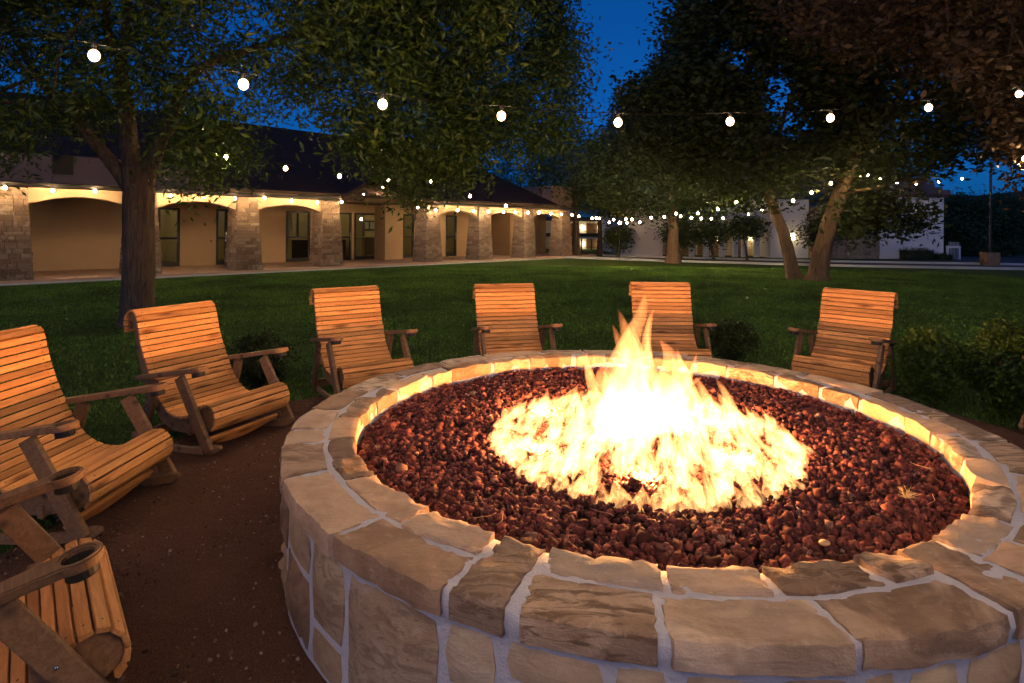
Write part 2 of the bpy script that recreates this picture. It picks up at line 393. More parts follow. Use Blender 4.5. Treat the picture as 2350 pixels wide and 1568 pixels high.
# ------------------------------------------------------------------ fire pit
INNER = [1.6146, 0.0235, 0.0369, -0.0093, 0.0083, -0.0025, -0.0026]; OUTER = [1.9524, 0.0124, 0.0074, -0.01, 0.0004, -0.0004, -0.006]
def rfun(w_, a): return w_[0]+sum(w_[2*k-1]*cos(k*a)+w_[2*k]*sin(k*a) for k in (1, 2, 3))
RIM = .59; CAPT = .085
pit = thing('fire_pit', 'round fire pit of tan sandstone blocks with a double ring of capstones', 'fire pit', C0)
def cap_stone(a0, a1, f0, f1, seed, rough=.006, proud=0.):
    """a0..a1 degrees, f0..f1 share of the rim's width (0 inner, 1 outer)"""
    rs = random.Random(seed); A0, A1 = radians(a0), radians(a1)
    fine_ = 185 < a0 < 306; na = max(3, int((a1-a0)/(.85 if fine_ else 2.2))); nr = max(3, int((f1-f0)*(26 if fine_ else 11))); V = []; Fc = []
    sk = [rs.uniform(-.02, .02) for _ in range(4)]; lift = rs.uniform(.0, .008)+proud; wob = rs.uniform(0, 9)
    base_c = (A0+A1)/2; rc = (rfun(INNER, base_c)+rfun(OUTER, base_c))/2; org = Vector((rc*cos(base_c), rc*sin(base_c), RIM))
    def pos(i, j, z):
        u = i/na; t = j/nr; a = A0+(A1-A0)*u
        edge = .0
        ff = f0+(f1-f0)*t; ri, ro = rfun(INNER, a), rfun(OUTER, a)
        a += (sk[0]*(1-u)+sk[1]*u)*(t-.5)*.6
        ew = max(0, 1-min(j, nr-j)/(nr*.2)); jag = ew*(.012*mnoise.noise((a*9, wob, 2*(t > .5)))+.006*mnoise.noise((a*38, wob, 2*(t > .5))))
        ea = max(0, 1-min(i, na-i)/(na*.15)); a += ea*(.006*mnoise.noise((t*5+wob, 3*(u > .5), 1))+.003*mnoise.noise((t*17+wob, 3*(u > .5), 1)))
        if f0 == 0: jag += ew*(t < .5)*(.016*mnoise.noise((a*16, wob, 1))+.008*mnoise.noise((a*50, wob, 1)))
        r = ri+(ro-ri)*ff+jag+edge
        return Vector((r*cos(a), r*sin(a), z))-org
    for i in range(na+1):
        for j in range(nr+1):
            e = (i in (0, na)) or (j in (0, nr))
            p = pos(i, j, 0); wz = p+org
            ri_ = 1-abs(mnoise.noise((wz.x*9+wob, wz.y*9, wob)))*2
            chip = max(0, mnoise.noise((wz.x*26, wz.y*26, wob+4)))*(.022 if e else .004)
            z = RIM+lift+rough*1.4*mnoise.noise((wz.x*6, wz.y*6, wob))+rough*.8*mnoise.noise((wz.x*24, wz.y*24, wob))+rough*(.9 if f1 < .6 else .25)*ri_-(.004 if e else 0)-chip
            V.append(Vector((p.x, p.y, z-RIM)))
    idx = lambda i, j: i*(nr+1)+j
    for i in range(na):
        for j in range(nr): Fc.append((idx(i, j), idx(i+1, j), idx(i+1, j+1), idx(i, j+1)))
    bd = [(i, 0) for i in range(na)]+[(na, j) for j in range(nr)]+[(i, nr) for i in range(na, 0, -1)]+[(0, j) for j in range(nr, 0, -1)]
    nb = len(bd); s0 = len(V)
    for lv, (dz, sh) in enumerate(((-.035, .006), (-CAPT, .0))):
        for (i, j) in bd:
            p = V[idx(i, j)]; q = p+org; rad_ = Vector((q.x, q.y, 0)).normalized(); s_ = 1 if j == nr else (-1 if j == 0 else 0)
            k = sh+.007*mnoise.noise((q.x*13, q.y*13, dz*30+wob))
            V.append(Vector((p.x, p.y, dz if lv else p.z+.003+dz))+rad_*s_*k)
    prev = [idx(i, j) for i, j in bd]
    for lv in range(2):
        cur = [s0+lv*nb+k for k in range(nb)]
        for k in range(nb): Fc.append((prev[k], cur[k], cur[(k+1) % nb], prev[(k+1) % nb]))
        prev = cur
    Fc.append(tuple(prev[::-1]))
    m = fixn(mesh('capstone', V, Fc, ST_CAP, True)); m.set_sharp_from_angle(angle=.6); o = link('capstone', m, pit, org)
    return o
G = .5  # half a joint in degrees
outer_j = [195.0, 207.7, 225.9, 241.7]; full1 = (241.7, 248.3)
# outer row
oj = [300.2, 308, 318, 334, 349, 365, 378, 395, 409, 424, 437, 452, 464, 480, 493, 508, 523, 537, 548, 555]
spans_o = [(195.0, 207.7), (207.7, 225.9), (225.9, 241.7), (248.5, 261.1), (261.1, 276.4), (276.4, 292.4)]+[(a, b) for i, (a, b) in enumerate(zip(oj[:-1], oj[1:]))]
spans_o = [(a, b) for a, b in spans_o if a < 553]
ij_ = [194.7, 212.9, 229.1, 240.9]; 
spans_i = [(194.7, 212.9), (212.9, 229.1), (229.1, 241.5), (248.5, 262.2), (262.2, 273.6), (273.6, 286.1), (286.1, 292.8)]
q = [300.5, 313.1, 327, 338, 352, 361, 375, 386, 399, 412, 421, 434, 447, 456, 470, 482, 497, 505, 519, 531, 543, 554.7]
spans_i += list(zip(q[:-1], q[1:]))
k = 0
for a, b in spans_o:
    cap_stone(a+G*.8, b-G*.8, .465+rnd.uniform(-.03, .025), 1.0, 100+k, .004); k += 1
for a, b in spans_i:
    cap_stone(a+G, b-G, .0, .40+rnd.uniform(-.04, .02), 200+k, .011); k += 1
cap_stone(241.7+G, 248.3-G, 0, 1, 300, .006); cap_stone(293.4, 299.8, 0, 1.0, 301, .008)
# mortar under and between the capstones
na = 180; prof = [(-.004, RIM-.16), (.005, RIM-.05), (.03, RIM-.012), (.3, RIM-.005), (.42, RIM-.0035), (.6, RIM-.005), (.965, RIM-.012), (.985, RIM-.05), (.955, RIM-CAPT-.002), (.93, RIM-CAPT-.05), (.93, .3), (.93, .1), (.95, 0)]
V = []
for i in range(na):
    a = 2*pi*i/na; ri, ro = rfun(INNER, a), rfun(OUTER, a)
    for j, (ff, z) in enumerate(prof):
        jit = .006*mnoise.noise((a*14, z*16, j))
        r = ri+(ro-ri)*ff+jit; V.append((r*cos(a), r*sin(a), z+(.004*mnoise.noise((a*18, ff*6, 5)) if 0 < z < RIM else 0)))
npf = len(prof); Fc = [(i*npf+j, ((i+1) % na)*npf+j, ((i+1) % na)*npf+j+1, i*npf+j+1) for i in range(na) for j in range(npf-1)]
link('mortar_ring', fixn(mesh('mortar_ring', V, Fc, MORTAR, True)), pit)
# wall stones
def wall_stone(a0, a1, z0, z1, seed):
    rs = random.Random(seed); na_ = max(3, int((a1-a0)/3)); nz_ = max(2, int((z1-z0)/.08)); V = []; Fc = []; am = radians((a0+a1)/2)
    org = Vector((1.9*cos(am), 1.9*sin(am), (z0+z1)/2)); pr_ = rs.uniform(.0, .014); cut = [rs.uniform(0, .018) for _ in range(4)]; wob = rs.uniform(0, 50)
    def P(i, j, dr):
        u = i/na_; t = j/nz_; a = radians(a0+(a1-a0)*u); z = z0+(z1-z0)*t
        cx = min(u, 1-u)*na_; cz = min(t, 1-t)*nz_
        if cx < .5 and cz < .5: z += (cut[0] if t < .5 else -cut[1]); a += (.008 if u < .5 else -.008)
        z += .008*mnoise.noise((a*5, wob, t)); a += .006*mnoise.noise((z*6, wob, 2+u))
        ro = rfun(INNER, a)+(rfun(OUTER, a)-rfun(INNER, a))*.93
        return Vector(((ro+dr)*cos(a), (ro+dr)*sin(a), z))-org
    for i in range(na_+1):
        for j in range(nz_+1):
            e = i in (0, na_) or j in (0, nz_)
            V.append(P(i, j, (.004 if e else .020+pr_+.010*mnoise.noise((i*.8, j*.8, wob)))))
    idx = lambda i, j: i*(nz_+1)+j
    for i in range(na_):
        for j in range(nz_): Fc.append((idx(i, j), idx(i+1, j), idx(i+1, j+1), idx(i, j+1)))
    bd = [(i, 0) for i in range(na_)]+[(na_, j) for j in range(nz_)]+[(i, nz_) for i in range(na_, 0, -1)]+[(0, j) for j in range(nz_, 0, -1)]
    s0 = len(V); nb = len(bd)
    for i, j in bd: V.append(P(i, j, -.03))
    for k_ in range(nb): Fc.append((idx(*bd[k_]), s0+k_, s0+(k_+1) % nb, idx(*bd[(k_+1) % nb])))
    m = fixn(mesh('wall_stone', V, Fc, ST_WALL, True)); m.set_sharp_from_angle(angle=.7); return link('wall_stone', m, pit, org)
a = 196.; k = 0
TOPZ = RIM-CAPT-.012
pattern = [(5, (.0, .18, .33, 1)), (6, (0, .45, 1)), (11, (0, .62, 1)), (8, (0, .35, 1)), (13, (0, 1)), (6, (0, .55, 1)), (9, (0, .3, .7, 1)), (12, (0, .5, 1)), (7, (0, 1)), (10, (0, .4, 1)), (8, (0, .25, .65, 1))]
while a < 196+360-3:
    wd, cuts = pattern[k % len(pattern)]; wd = min(wd*1.05, 556-a)
    if 556-a-wd < 3: wd = 556-a
    for z0, z1 in zip(cuts[:-1], cuts[1:]):
        if z1-z0 > .3 and wd > 9 and k % 2:  # split wide stones in two
            m_ = a+wd*rnd.uniform(.4, .6)
            wall_stone(a+.5, m_-.5, .01+z0*TOPZ+.009, z1*TOPZ-.009, k*17+int(z0*10)); wall_stone(m_+.5, a+wd-.5, .01+z0*TOPZ+.009, z1*TOPZ-.009, k*19+int(z0*10))
        else: wall_stone(a+.5, a+wd-.5, .01+z0*TOPZ+.009, z1*TOPZ-.009, k*13+int(z0*10))
    a += wd; k += 1

# ------------------------------------------------------------------ lava rock bed
LZ = .495
bed = thing('lava_rock_bed', 'bed of reddish brown lava rocks filling the fire pit', 'lava rocks', C0+Vector((0, 0, LZ)))
bm_ = plain('bed_base', (.02, .01, .008), .95)
V = [(0, 0, -.022)]+[(rfun(INNER, 2*pi*i/90)*.998*cos(2*pi*i/90), rfun(INNER, 2*pi*i/90)*.998*sin(2*pi*i/90), -.022) for i in range(90)]
link('bed_base', mesh('bed_base', V, [(0, 1+i, 1+(i+1) % 90) for i in range(90)], bm_), bed)  # dark sheet closing the gaps under the loose rocks
n = 18500; a = rng.uniform(0, 2*pi, n); rr = np.sqrt(rng.random(n)); Rr = np.array([rfun(INNER, t) for t in a])-.025
P = np.stack([rr*Rr*np.cos(a), rr*Rr*np.sin(a), 0*a], 1)
S = rng.uniform(.0075, .0215, n)*np.where(rng.random(n) < .08, 1.35, 1)
hf = np.array([mnoise.noise((p[0]*2.3, p[1]*2.3, 0)) for p in P])
P[:, 2] = -.016+rng.random(n)*.017+.016*hf
d = (P[:, 1]+C0.y)-12*(S-.018)*0; near = np.argsort(d/(S/.018))[:300]; mask = np.ones(n, bool); mask[near] = False
A, Fc, T, vs = scatter_rocks(P[mask], S[mask], 1, 10, 11)
tag(link('loose_rocks', bigmesh('loose_rocks', A, Fc, LAVA, False, T), bed), kind='stuff')
V0, F0 = icos(1); lm = [bigmesh('lava_rock', v_, F0, LAVA, False, np.zeros(len(F0))) for v_ in vs]
for i, q in enumerate(near):
    link('lava_rock', lm[i % 10], bed, P[q]+np.array([0, 0, .004]), tuple(rng.uniform(0, 6, 3)), (float(S[q]),)*3)
pb = thing('pale_pebble', 'smooth pale tan pebble lying on the lava rocks near the front rim', 'pebble', ground(1905, 1233, LZ+.018))
V0, F0 = icos(2); link('pebble', bigmesh('pebble', V0*np.array([.022, .016, .011]), F0, plain('pebble', (.5, .36, .2), .6), True), pb)
tw = MB(); rs = random.Random(5); p0 = ground(2092, 1125, LZ+.02)
for i in range(46):
    d_ = Vector((rs.uniform(-1, 1), rs.uniform(-1, 1), rs.uniform(.1, 1.3))).normalized(); l_ = rs.uniform(.02, .055)
    b_ = Vector((rs.uniform(-1, 1), rs.uniform(-1, 1), 0))*.012
    tw.add(tube([b_, b_+d_*l_*.5, b_+d_*l_+Vector((rs.uniform(-1, 1), 0, -.3))*.012], [.0011, .0009, .0004], 3))
o = tw.build('dry_grass_tuft', plain('straw', (.6, .47, .25), .8)); o.location = p0; tag(o, 'small tuft of dry straw caught on the lava rocks', 'tuft')
for i, (xv, yv, L_, an) in enumerate(((2150, 1065, .10, 1.9), (1225, 1075, .09, .4), (1150, 1205, .08, 1.1), (1100, 1190, .1, .2), (2140, 1140, .12, .7), (1420, 1180, .09, 2.6))):
    p = ground(xv, yv, LZ+.024); dd = Vector((cos(an), sin(an), .05)); pts = catmull([Vector((0, 0, 0)), dd*L_*.35+Vector((.01, -.01, .006)), dd*L_*.7, dd*L_+Vector((-.01, .01, .0))], 3)
    o = link('twig', mesh('twig', *tube(pts, .0014, 4), plain('twig', (.38, .22, .13), .8)), None, p)
    tag(o, ['curved pale twig at the right of the lava bed', 'thin twig on the lava rocks left of the flames', 'short dry twig near the front left inner rim', 'long thin twig lying nearest the left inner rim', 'straight twig beside the dry straw tuft', 'thin twig just in front of the flames'][i], 'twig', 'twigs fallen on the lava rocks')

# ------------------------------------------------------------------ fire
fire = thing('fire', 'bright gas fire with tall yellow flames in the middle of the lava rocks', 'fire', C0+Vector((0, 0, LZ)))
def flame_mesh(seed, lean, twist, blunt=.75):
    rs = random.Random(seed); n, m_ = 12, 18; V = []; ph = rs.uniform(0, 6)
    for i in range(m_+1):
        t = i/m_; r = (.35+.65*sin(pi*min(1, t*1.0+.12))**.8)*(1-t**3.2)**blunt*(1-.35*t)*.5+.001
        cx = lean*t**1.6+.16*sin(t*5+ph)*t; cy_ = .12*sin(t*5+ph*1.7)*t
        for j in range(n):
            th = 2*pi*j/n+twist*t
            rr = r*(1+.25*sin(2*th+ph+3*t)+.14*sin(3*th+5*t))
            V.append((cx+rr*cos(th)*1.0, cy_+rr*sin(th)*.7, t))
    Fc = [(i*n+j, i*n+(j+1) % n, (i+1)*n+(j+1) % n, (i+1)*n+j) for i in range(m_) for j in range(n)]
    return mesh('flame', V, Fc, FLAME, True)
FM = [flame_mesh(s, l, tw_, bl) for s, (l, tw_, bl) in enumerate([(.25, 1, .6), (-.3, 2, .9), (.5, .6, 1.2), (.05, 2.4, .8), (-.15, 1, .55), (.4, 2, .9), (.15, -1, .6), (-.4, -.6, 1.1)])]
def tall_mesh(seed, lean, bend, fat):
    rs = random.Random(seed); n, m_ = 14, 24; V = []; ph = rs.uniform(0, 6)
    for i in range(m_+1):
        t = i/m_; r = .5*((t+.10)/1.1)**(.12+fat)*(1-t)**.62*(1.25-.45*t)+.001
        cx = lean*t+bend*sin(t*3.1+ph)*t; cy_ = .2*sin(t*4+ph)*t
        for j in range(n):
            th = 2*pi*j/n+1.2*t; rr = r*(1+.22*sin(2*th+ph+4*t)+.10*sin(3*th+7*t)); V.append((cx+rr*cos(th), cy_+rr*sin(th)*.7, t))
    return mesh('flame', V, [(i*n+j, i*n+(j+1) % n, (i+1)*n+(j+1) % n, (i+1)*n+j) for i in range(m_) for j in range(n)], FLAME_T, True)
TM = [tall_mesh(50+i, l, b_, f_) for i, (l, b_, f_) in enumerate([(.1, .5, .1), (-.2, .7, .2), (.2, -.6, .05), (0, .9, .15), (.3, .5, .3)])]
def flame(x_, y_, h, wd, k, rz=None, lean=(0, 0), z=-.012):
    d = Vector((lean[0], lean[1], 1)).normalized(); e = (d.to_track_quat('Z', 'Y').to_matrix() @ Matrix.Rotation(rnd.uniform(0, 6.28) if rz is None else rz, 3, 'Z')).to_euler()
    return link('flame', FM[k % 8], fire, (x_, y_, z), e, (wd, wd, h))
cnt = 0; BR = .87
while cnt < 185:
    a = cnt*2.39996+rnd.uniform(-.25, .25); r = BR*sqrt((cnt+.5)/185)*rnd.uniform(.93, .98)
    x_, y_ = r*cos(a)+.03, r*sin(a)-.12; t = 1-r/BR
    h = rnd.uniform(.11, .21)+.12*t*rnd.random(); wd = rnd.uniform(.06, .12)*(1+.2*t); q = rnd.uniform(.25, .95)*(.3+.7*r/BR)
    flame(x_, y_, h, wd, cnt, None, (-q*cos(a)+rnd.uniform(-.2, .2), -q*sin(a)+rnd.uniform(-.2, .2))); cnt += 1
for i in range(70):
    a = 2*pi*i/70+rnd.uniform(-.03, .03); r = BR*rnd.uniform(.94, 1.0); q = rnd.uniform(.4, 1.0)
    flame(r*cos(a)+.03, r*sin(a)-.12, rnd.uniform(.10, .16), rnd.uniform(.09, .13), i, None, (-q*cos(a)+rnd.uniform(-.15, .15), -q*sin(a)+rnd.uniform(-.15, .15)), -.02)
for i in range(10):
    a = rnd.uniform(0, 2*pi); r = .5*sqrt(rnd.random()); flame(r*cos(a)-.05, r*sin(a)+.02, rnd.uniform(.24, .40), rnd.uniform(.10, .16), i, None, (-.4*r*cos(a), -.4*r*sin(a)))
# the tall tongues
for (xv, yv, ytip, wd, k, ln) in ((1408, 985, 650, .22, 6, .10), (1430, 985, 700, .22, 0, .04), (1445, 985, 745, .24, 3, .02), (1462, 985, 735, .15, 0, .02), (1505, 985, 705, .18, 4, .06), (1515, 985, 770, .22, 2, .0), (1500, 985, 760, .11, 2, -.15), (1540, 985, 800, .13, 5, .1), (1483, 985, 800, .26, 3, 0), (1500, 980, 830, .28, 4, 0), (1470, 990, 860, .3, 6, 0), (1385, 1000, 812, .13, 1, -.06), (1400, 1000, 850, .19, 3, .15), (1570, 980, 795, .11, 7, .16), (1625, 1000, 790, .10, 1, -.2), (1570, 985, 845, .15, 5, .1), (1700, 990, 850, .13, 7, -.3), (1745, 1010, 885, .13, 1, -.5), (1330, 1000, 880, .12, 6, .35), (1640, 990, 850, .15, 2, -.2), (1530, 985, 850, .24, 0, 0)):
    b_ = ground(xv, yv, LZ)-fire.location; h = (yv-ytip)*(b_.y+C0.y)/F
    flame(b_.x, b_.y, h, wd*1.5, k, 0, (ln, 0)).data = TM[k % 5]
def plamp(name, loc, power, col, r, parent=None):
    l_ = bpy.data.lights.new(name, 'POINT'); l_.energy = power; l_.color = col; l_.shadow_soft_size = r
    return link(name, l_, parent, loc)
for i in range(6):
    a = 2*pi*i/6+.4; plamp('fire_light', (.62*cos(a), .62*sin(a)-.03, .042), 58*FIRE, (1, .43, .13), .05, fire)
plamp('fire_light', (0, 0, .07), 50*FIRE, (1, .42, .13), .06, fire); plamp('fire_light', (0, 0, .3), 4*FIRE, (1, .5, .2), .12, fire)

# ------------------------------------------------------------------ rocking chairs
PATH = catmull([Vector((0, y, z)) for y, z in [(-.585, .875), (-.588, .935), (-.565, .99), (-.515, 1.022), (-.465, 1.005), (-.44, .955), (-.425, .88), (-.395, .77), (-.35, .65), (-.295, .53), (-.235, .42), (-.16, .33), (-.06, .272), (.05, .258), (.14, .28), (.21, .325), (.275, .362), (.335, .368), (.38, .34), (.402, .29), (.398, .235), (.37, .195)]], 10)
def resample(Pp, step):
    out = [(Pp[0], (Pp[1]-Pp[0]).normalized())]; acc = 0
    for a, b in zip(Pp[:-1], Pp[1:]):
        l_ = (b-a).length; d = b-a
        while acc+l_ >= step:
            t = (step-acc)/l_; a = a+(b-a)*t; l_ = (b-a).length; acc = 0; out.append((a, d.normalized()))
        acc += l_
    return out
SW = .715
def slat_mesh():
    bm = bmesh.new(); bmesh.ops.create_cube(bm, size=1)
    for v_ in bm.verts: v_.co = Vector((v_.co.x*SW, v_.co.y*.0402, v_.co.z*.018))
    bmesh.ops.bevel(bm, geom=[e for e in bm.edges], offset=.0025, segments=1, affect='EDGES')
    m = bpy.data.meshes.new('slat')
    for sx in (-1, 1):
        vs_ = [bm.verts.new((sx*(SW/2-.055)+.0045*cos(t), .0045*sin(t), .0094)) for t in [i*pi/3 for i in range(6)]]
        f_ = bm.faces.new(vs_); f_.material_index = 1
    bm.to_mesh(m); bm.free(); m.materials.append(W_SLAT); m.materials.append(DARK); return m
SLAT = slat_mesh(); SLATS = resample(PATH, .0478)
inset = []
for p, t in resample(PATH, .03):
    nrm = Vector((0, -t.z, t.y)); inset.append((p.y-nrm.y*.0115*-1*-1, p.z-nrm.z*.0115))
# normal pointing to the sitter
def nrm_of(t): return Vector((0, -t.z, t.y))
top_edge = [(p.y-nrm_of(t).y*.0105, p.z-nrm_of(t).z*.0105) for p, t in resample(PATH, .03)]
low_edge = [(.30, .165), (.12, .14), (-.06, .14), (-.20, .19), (-.30, .32), (-.385, .45), (-.44, .58), (-.475, .72), (-.50, .84), (-.525, .93), (-.556, .945), (-.568, .88)]
SIDE = prismm('side_board', top_edge+low_edge, -.0175, .0175, 'x', W_FRAME, .003)
def plank(y0, z0, y1, z1, wd, th=.034, name='leg', mat=W_FRAME):
    d = Vector((y1-y0, z1-z0)); l_ = d.length; d.normalize(); nn_ = Vector((-d.y, d.x))*wd/2
    a, b = Vector((y0, z0)), Vector((y1, z1)); pts = [a-nn_, b-nn_, b+nn_, a+nn_]
    return prismm(name, [tuple(p) for p in pts], -th/2, th/2, 'x', mat, .004)
LEG_F = plank(.085, .565, .385, .055, .085); LEG_R = plank(-.20, .525, -.33, .055, .08)
def arm_mesh():
    R, r, yc = .066, .046, .285; L0 = -.37; half = []
    n = 12
    for sgn in (1, -1):
        pts = [(0, L0)]+[(0, yc-r)]+[(sgn*r*sin(t), yc-r*cos(t)) for t in [pi*i/n for i in range(1, n)]]+[(0, yc+r), (0, yc+R)]
        pts += [(sgn*R*sin(t), yc+R*cos(t)) for t in [pi*i/n*.72 for i in range(1, n+1)]]+[(sgn*.043, yc-.15), (sgn*.036, L0)]
        half.append(pts)
    b = MB()
    for pts in half: b.add(prism(pts, -.017, .017, 'z'))
    m = b.mesh('arm', W_FRAME); bm = bmesh.new(); bm.from_mesh(m)
    inner = [f for f in bm.faces if all(abs(v_.co.x) < 1e-6 for v_ in f.verts)]
    bmesh.ops.delete(bm, geom=inner, context='FACES'); bmesh.ops.remove_doubles(bm, verts=bm.verts[:], dist=1e-5); bmesh.ops.recalc_face_normals(bm, faces=bm.faces[:])
    ed = [e for e in bm.edges if len(e.link_faces) == 2 and e.calc_face_angle(0) > .9]
    bmesh.ops.bevel(bm, geom=ed, offset=.006, segments=2, affect='EDGES'); bm.to_mesh(m); bm.free(); return m
ARM = arm_mesh()
run_top = [(-.50, .088), (-.40, .075), (-.25, .052), (-.05, .046), (.15, .052), (.30, .072), (.41, .10), (.455, .098)]
run_bot = [(.465, .075), (.42, .042), (.30, .018), (.12, .003), (-.05, .0), (-.22, .006), (-.40, .03), (-.51, .06)]
RUNNER = prismm('runner', run_top+run_bot, -.018, .018, 'x', W_FRAME, .004)
def leaf_board():
    n = 16; pts = []
    for i in range(n+1):
        u = -1+2*i/n; pts.append((u*.345, .022))
    for i in range(n, -1, -1):
        u = -1+2*i/n; pts.append((u*.345, -.028-.062*max(0, (1-(u/.8)**2))**1.0*(1 if abs(u) < .8 else 0)))
    return prismm('stretcher', pts, -.013, .013, 'y', W_SLAT, .003)
LEAFB = leaf_board(); CROSS = boxm(.69, .03, .07, .003, W_FRAME, 'crosspiece')
V0, F0 = icos(1); BOLT = bigmesh('bolt', V0*.0085, F0, STEEL, True)
CUP = mesh('cup_holder', *tube([Vector((0, 0, -.05)), Vector((0, 0, -.001))], .0455, 18, cap=False), DARK)
CUPB = mesh('cup_base', [(.047*cos(i*pi/9), .047*sin(i*pi/9), -.048) for i in range(18)], [tuple(range(18))], DARK)
def chair(px, py, rot, lean, label):
    root = thing('rocking_chair', label, 'rocking chair', (px, py, .016), rot, 'slatted wooden rocking chairs around the fire pit')
    lm_ = Matrix.Rotation(lean, 4, 'X')
    def add(name, m, loc=(0, 0, 0), R=None, par=root):
        o = link(name, m, par); o.matrix_local = lm_ @ Matrix.Translation(Vector(loc)) @ (R.to_4x4() if R is not None else Matrix.Identity(4)); return o
    for i, (p, t) in enumerate(SLATS):
        nz_ = nrm_of(t); R = Matrix((Vector((1, 0, 0)), t, nz_)).transposed()
        add('slat', SLAT, p+Vector((rnd.uniform(-.003, .003), 0, 0))+nz_*rnd.uniform(-.001, .001), R)
    for s_ in (-1, 1):
        add('side_board', SIDE, (s_*.315, 0, 0)); add('leg', LEG_F, (s_*.387, 0, 0)); add('leg', LEG_R, (s_*.387, 0, 0))
        ang = atan2(.635-.516, .351+.365); add('arm', ARM, (s_*.387, 0, .587), Matrix.Rotation(ang, 3, 'X'))
        ra_ = Matrix.Rotation(ang, 3, 'X'); cp_ = Vector((s_*.387, 0, .587))+ra_ @ Vector((0, .285, 0))
        cu_ = add('cup_holder', CUP, cp_, ra_); cb_ = link('cup_base', CUPB, cu_)
        add('runner', RUNNER, (s_*.3515, 0, 0))
        for (y_, z_) in ((.215, .335), (-.26, .30), (-.245, .355)):
            add('bolt', BOLT, (s_*.407, y_, z_))
        add('seat_block', boxm(.032, .06, .06, .003, W_FRAME), (s_*.352, .18, .30)); add('seat_block', boxm(.032, .06, .06, .003, W_FRAME), (s_*.352, -.25, .33))
    add('stretcher', LEAFB, (0, .27, .10), Matrix.Rotation(radians(-38), 3, 'X'))
    add('crosspiece', CROSS, (0, -.34, .09)); add('crosspiece', CROSS, (0, .12, .165))
    return root
CH = [(-1.776, 2.018, -.89, .04, 'nearest rocking chair, cut by the bottom left corner, showing two cup holder arms'),
      (-2.58, 3.535, -1.604, 0, 'rocking chair cut by the left edge, second nearest to the viewer'),
      (-2.328, 4.821, -2.0, .03, 'rocking chair standing in front of the thick tree trunk on the left'),
      (-1.484, 6.096, -2.508, 0, 'rocking chair just left of the far pit rim, right of the chair before the tree'),
      (.044, 6.654, -2.885, .02, 'rocking chair behind the back rim with knotty slats, smallest in the photo'),
      (1.812, 6.942, 3.126, 0, 'rocking chair directly behind the tallest flames'),
      (3.463, 6.321, 2.338, 0, 'rocking chair right of the flames with a leafy shrub beside it')]
for c_ in CH: chair(*c_)
chair(4.72, 4.75, 1.85, 0, 'rocking chair mostly outside the right edge of the photo')

# ------------------------------------------------------------------ shrubs and trees
def leaves(P, N, size, seed, spread, flat=.5, asp=.42, droop=0):
    """P clump centres (n,3); N leaves per clump; returns arrays of folded quads as two triangles"""
    r_ = np.random.default_rng(seed); n = len(P)*N
    c = np.repeat(np.asarray(P), N, 0)+r_.normal(size=(n, 3))*np.asarray(spread)
    d = r_.normal(size=(n, 3)); d[:, 2] = d[:, 2]*flat-droop; d /= np.linalg.norm(d, axis=1)[:, None]
    u = r_.normal(size=(n, 3)); s_ = np.cross(d, u); s_ /= np.linalg.norm(s_, axis=1)[:, None]
    L_ = size*r_.uniform(.6, 1.25, n)[:, None]; up = np.cross(d, s_)
    V = np.stack([c, c+d*L_*.5+s_*L_*asp*.5+up*L_*.08, c+d*L_, c+d*L_*.5-s_*L_*asp*.5+up*L_*.08], 1)
    return V.reshape(-1, 3), np.arange(4*n).reshape(-1, 4), np.clip(np.repeat(r_.random(len(P)), N)*.6+r_.random(n)*.5, 0, 1)
def shrub(base, wd, ht, label, n=260, N=20, leaf=.044, mat=LEAF_D, seed=1, grp='small shrubs on the lawn around the chairs', cat='shrub', name='shrub'):
    t = thing(name, label, cat, base, 0, grp); r_ = np.random.default_rng(seed)
    q = r_.normal(size=(n, 3)); q /= np.linalg.norm(q, axis=1)[:, None]; q *= r_.uniform(.45, 1., n)[:, None]**.6
    q[:, :2] *= (1+.18*r_.normal(size=(n, 1)))
    z = (q[:, 2]*.5+.52)*ht; s_ = wd/2*(.55+.5*np.sin(np.clip(z/ht, 0, 1)*2.4)); P = np.stack([q[:, 0]*s_, q[:, 1]*s_, np.clip(z, .05, 9)], 1)
    V, Fc, T = leaves(P, N, leaf, seed, wd*.045, .8, .5, -.35)
    link('foliage', bigmesh('foliage', V, Fc, mat, False, T), t)
    b = MB(); rs = random.Random(seed)
    for i in range(7):
        a = rs.uniform(0, 6.28); b.add(tube([Vector((0, 0, -.02)), Vector((cos(a), sin(a), 0))*wd*.15+Vector((0, 0, ht*.4)), Vector((cos(a), sin(a), 0))*wd*.3+Vector((0, 0, ht*.85))], [.012, .008, .003], 5))
    link('stem', b.mesh('stem', BARK), t); return t
shrub(ground(2142, 918), .54, .76, 'leafy shrub right of the rightmost whole chair', 330, 30, seed=2)
shrub(ground(2312, 940), .54, .86, 'tallest shrub, at the right edge of the photo', 360, 30, seed=3)
shrub(ground(1682, 820), .62, .50, 'dark low shrub behind the rim, between two chairs', 160, 26, seed=4, mat=LEAF_B)
shrub(ground(600, 905), .60, .58, 'dark shrub behind the arm of the chair before the tree', 170, 26, seed=5, mat=LEAF_B)

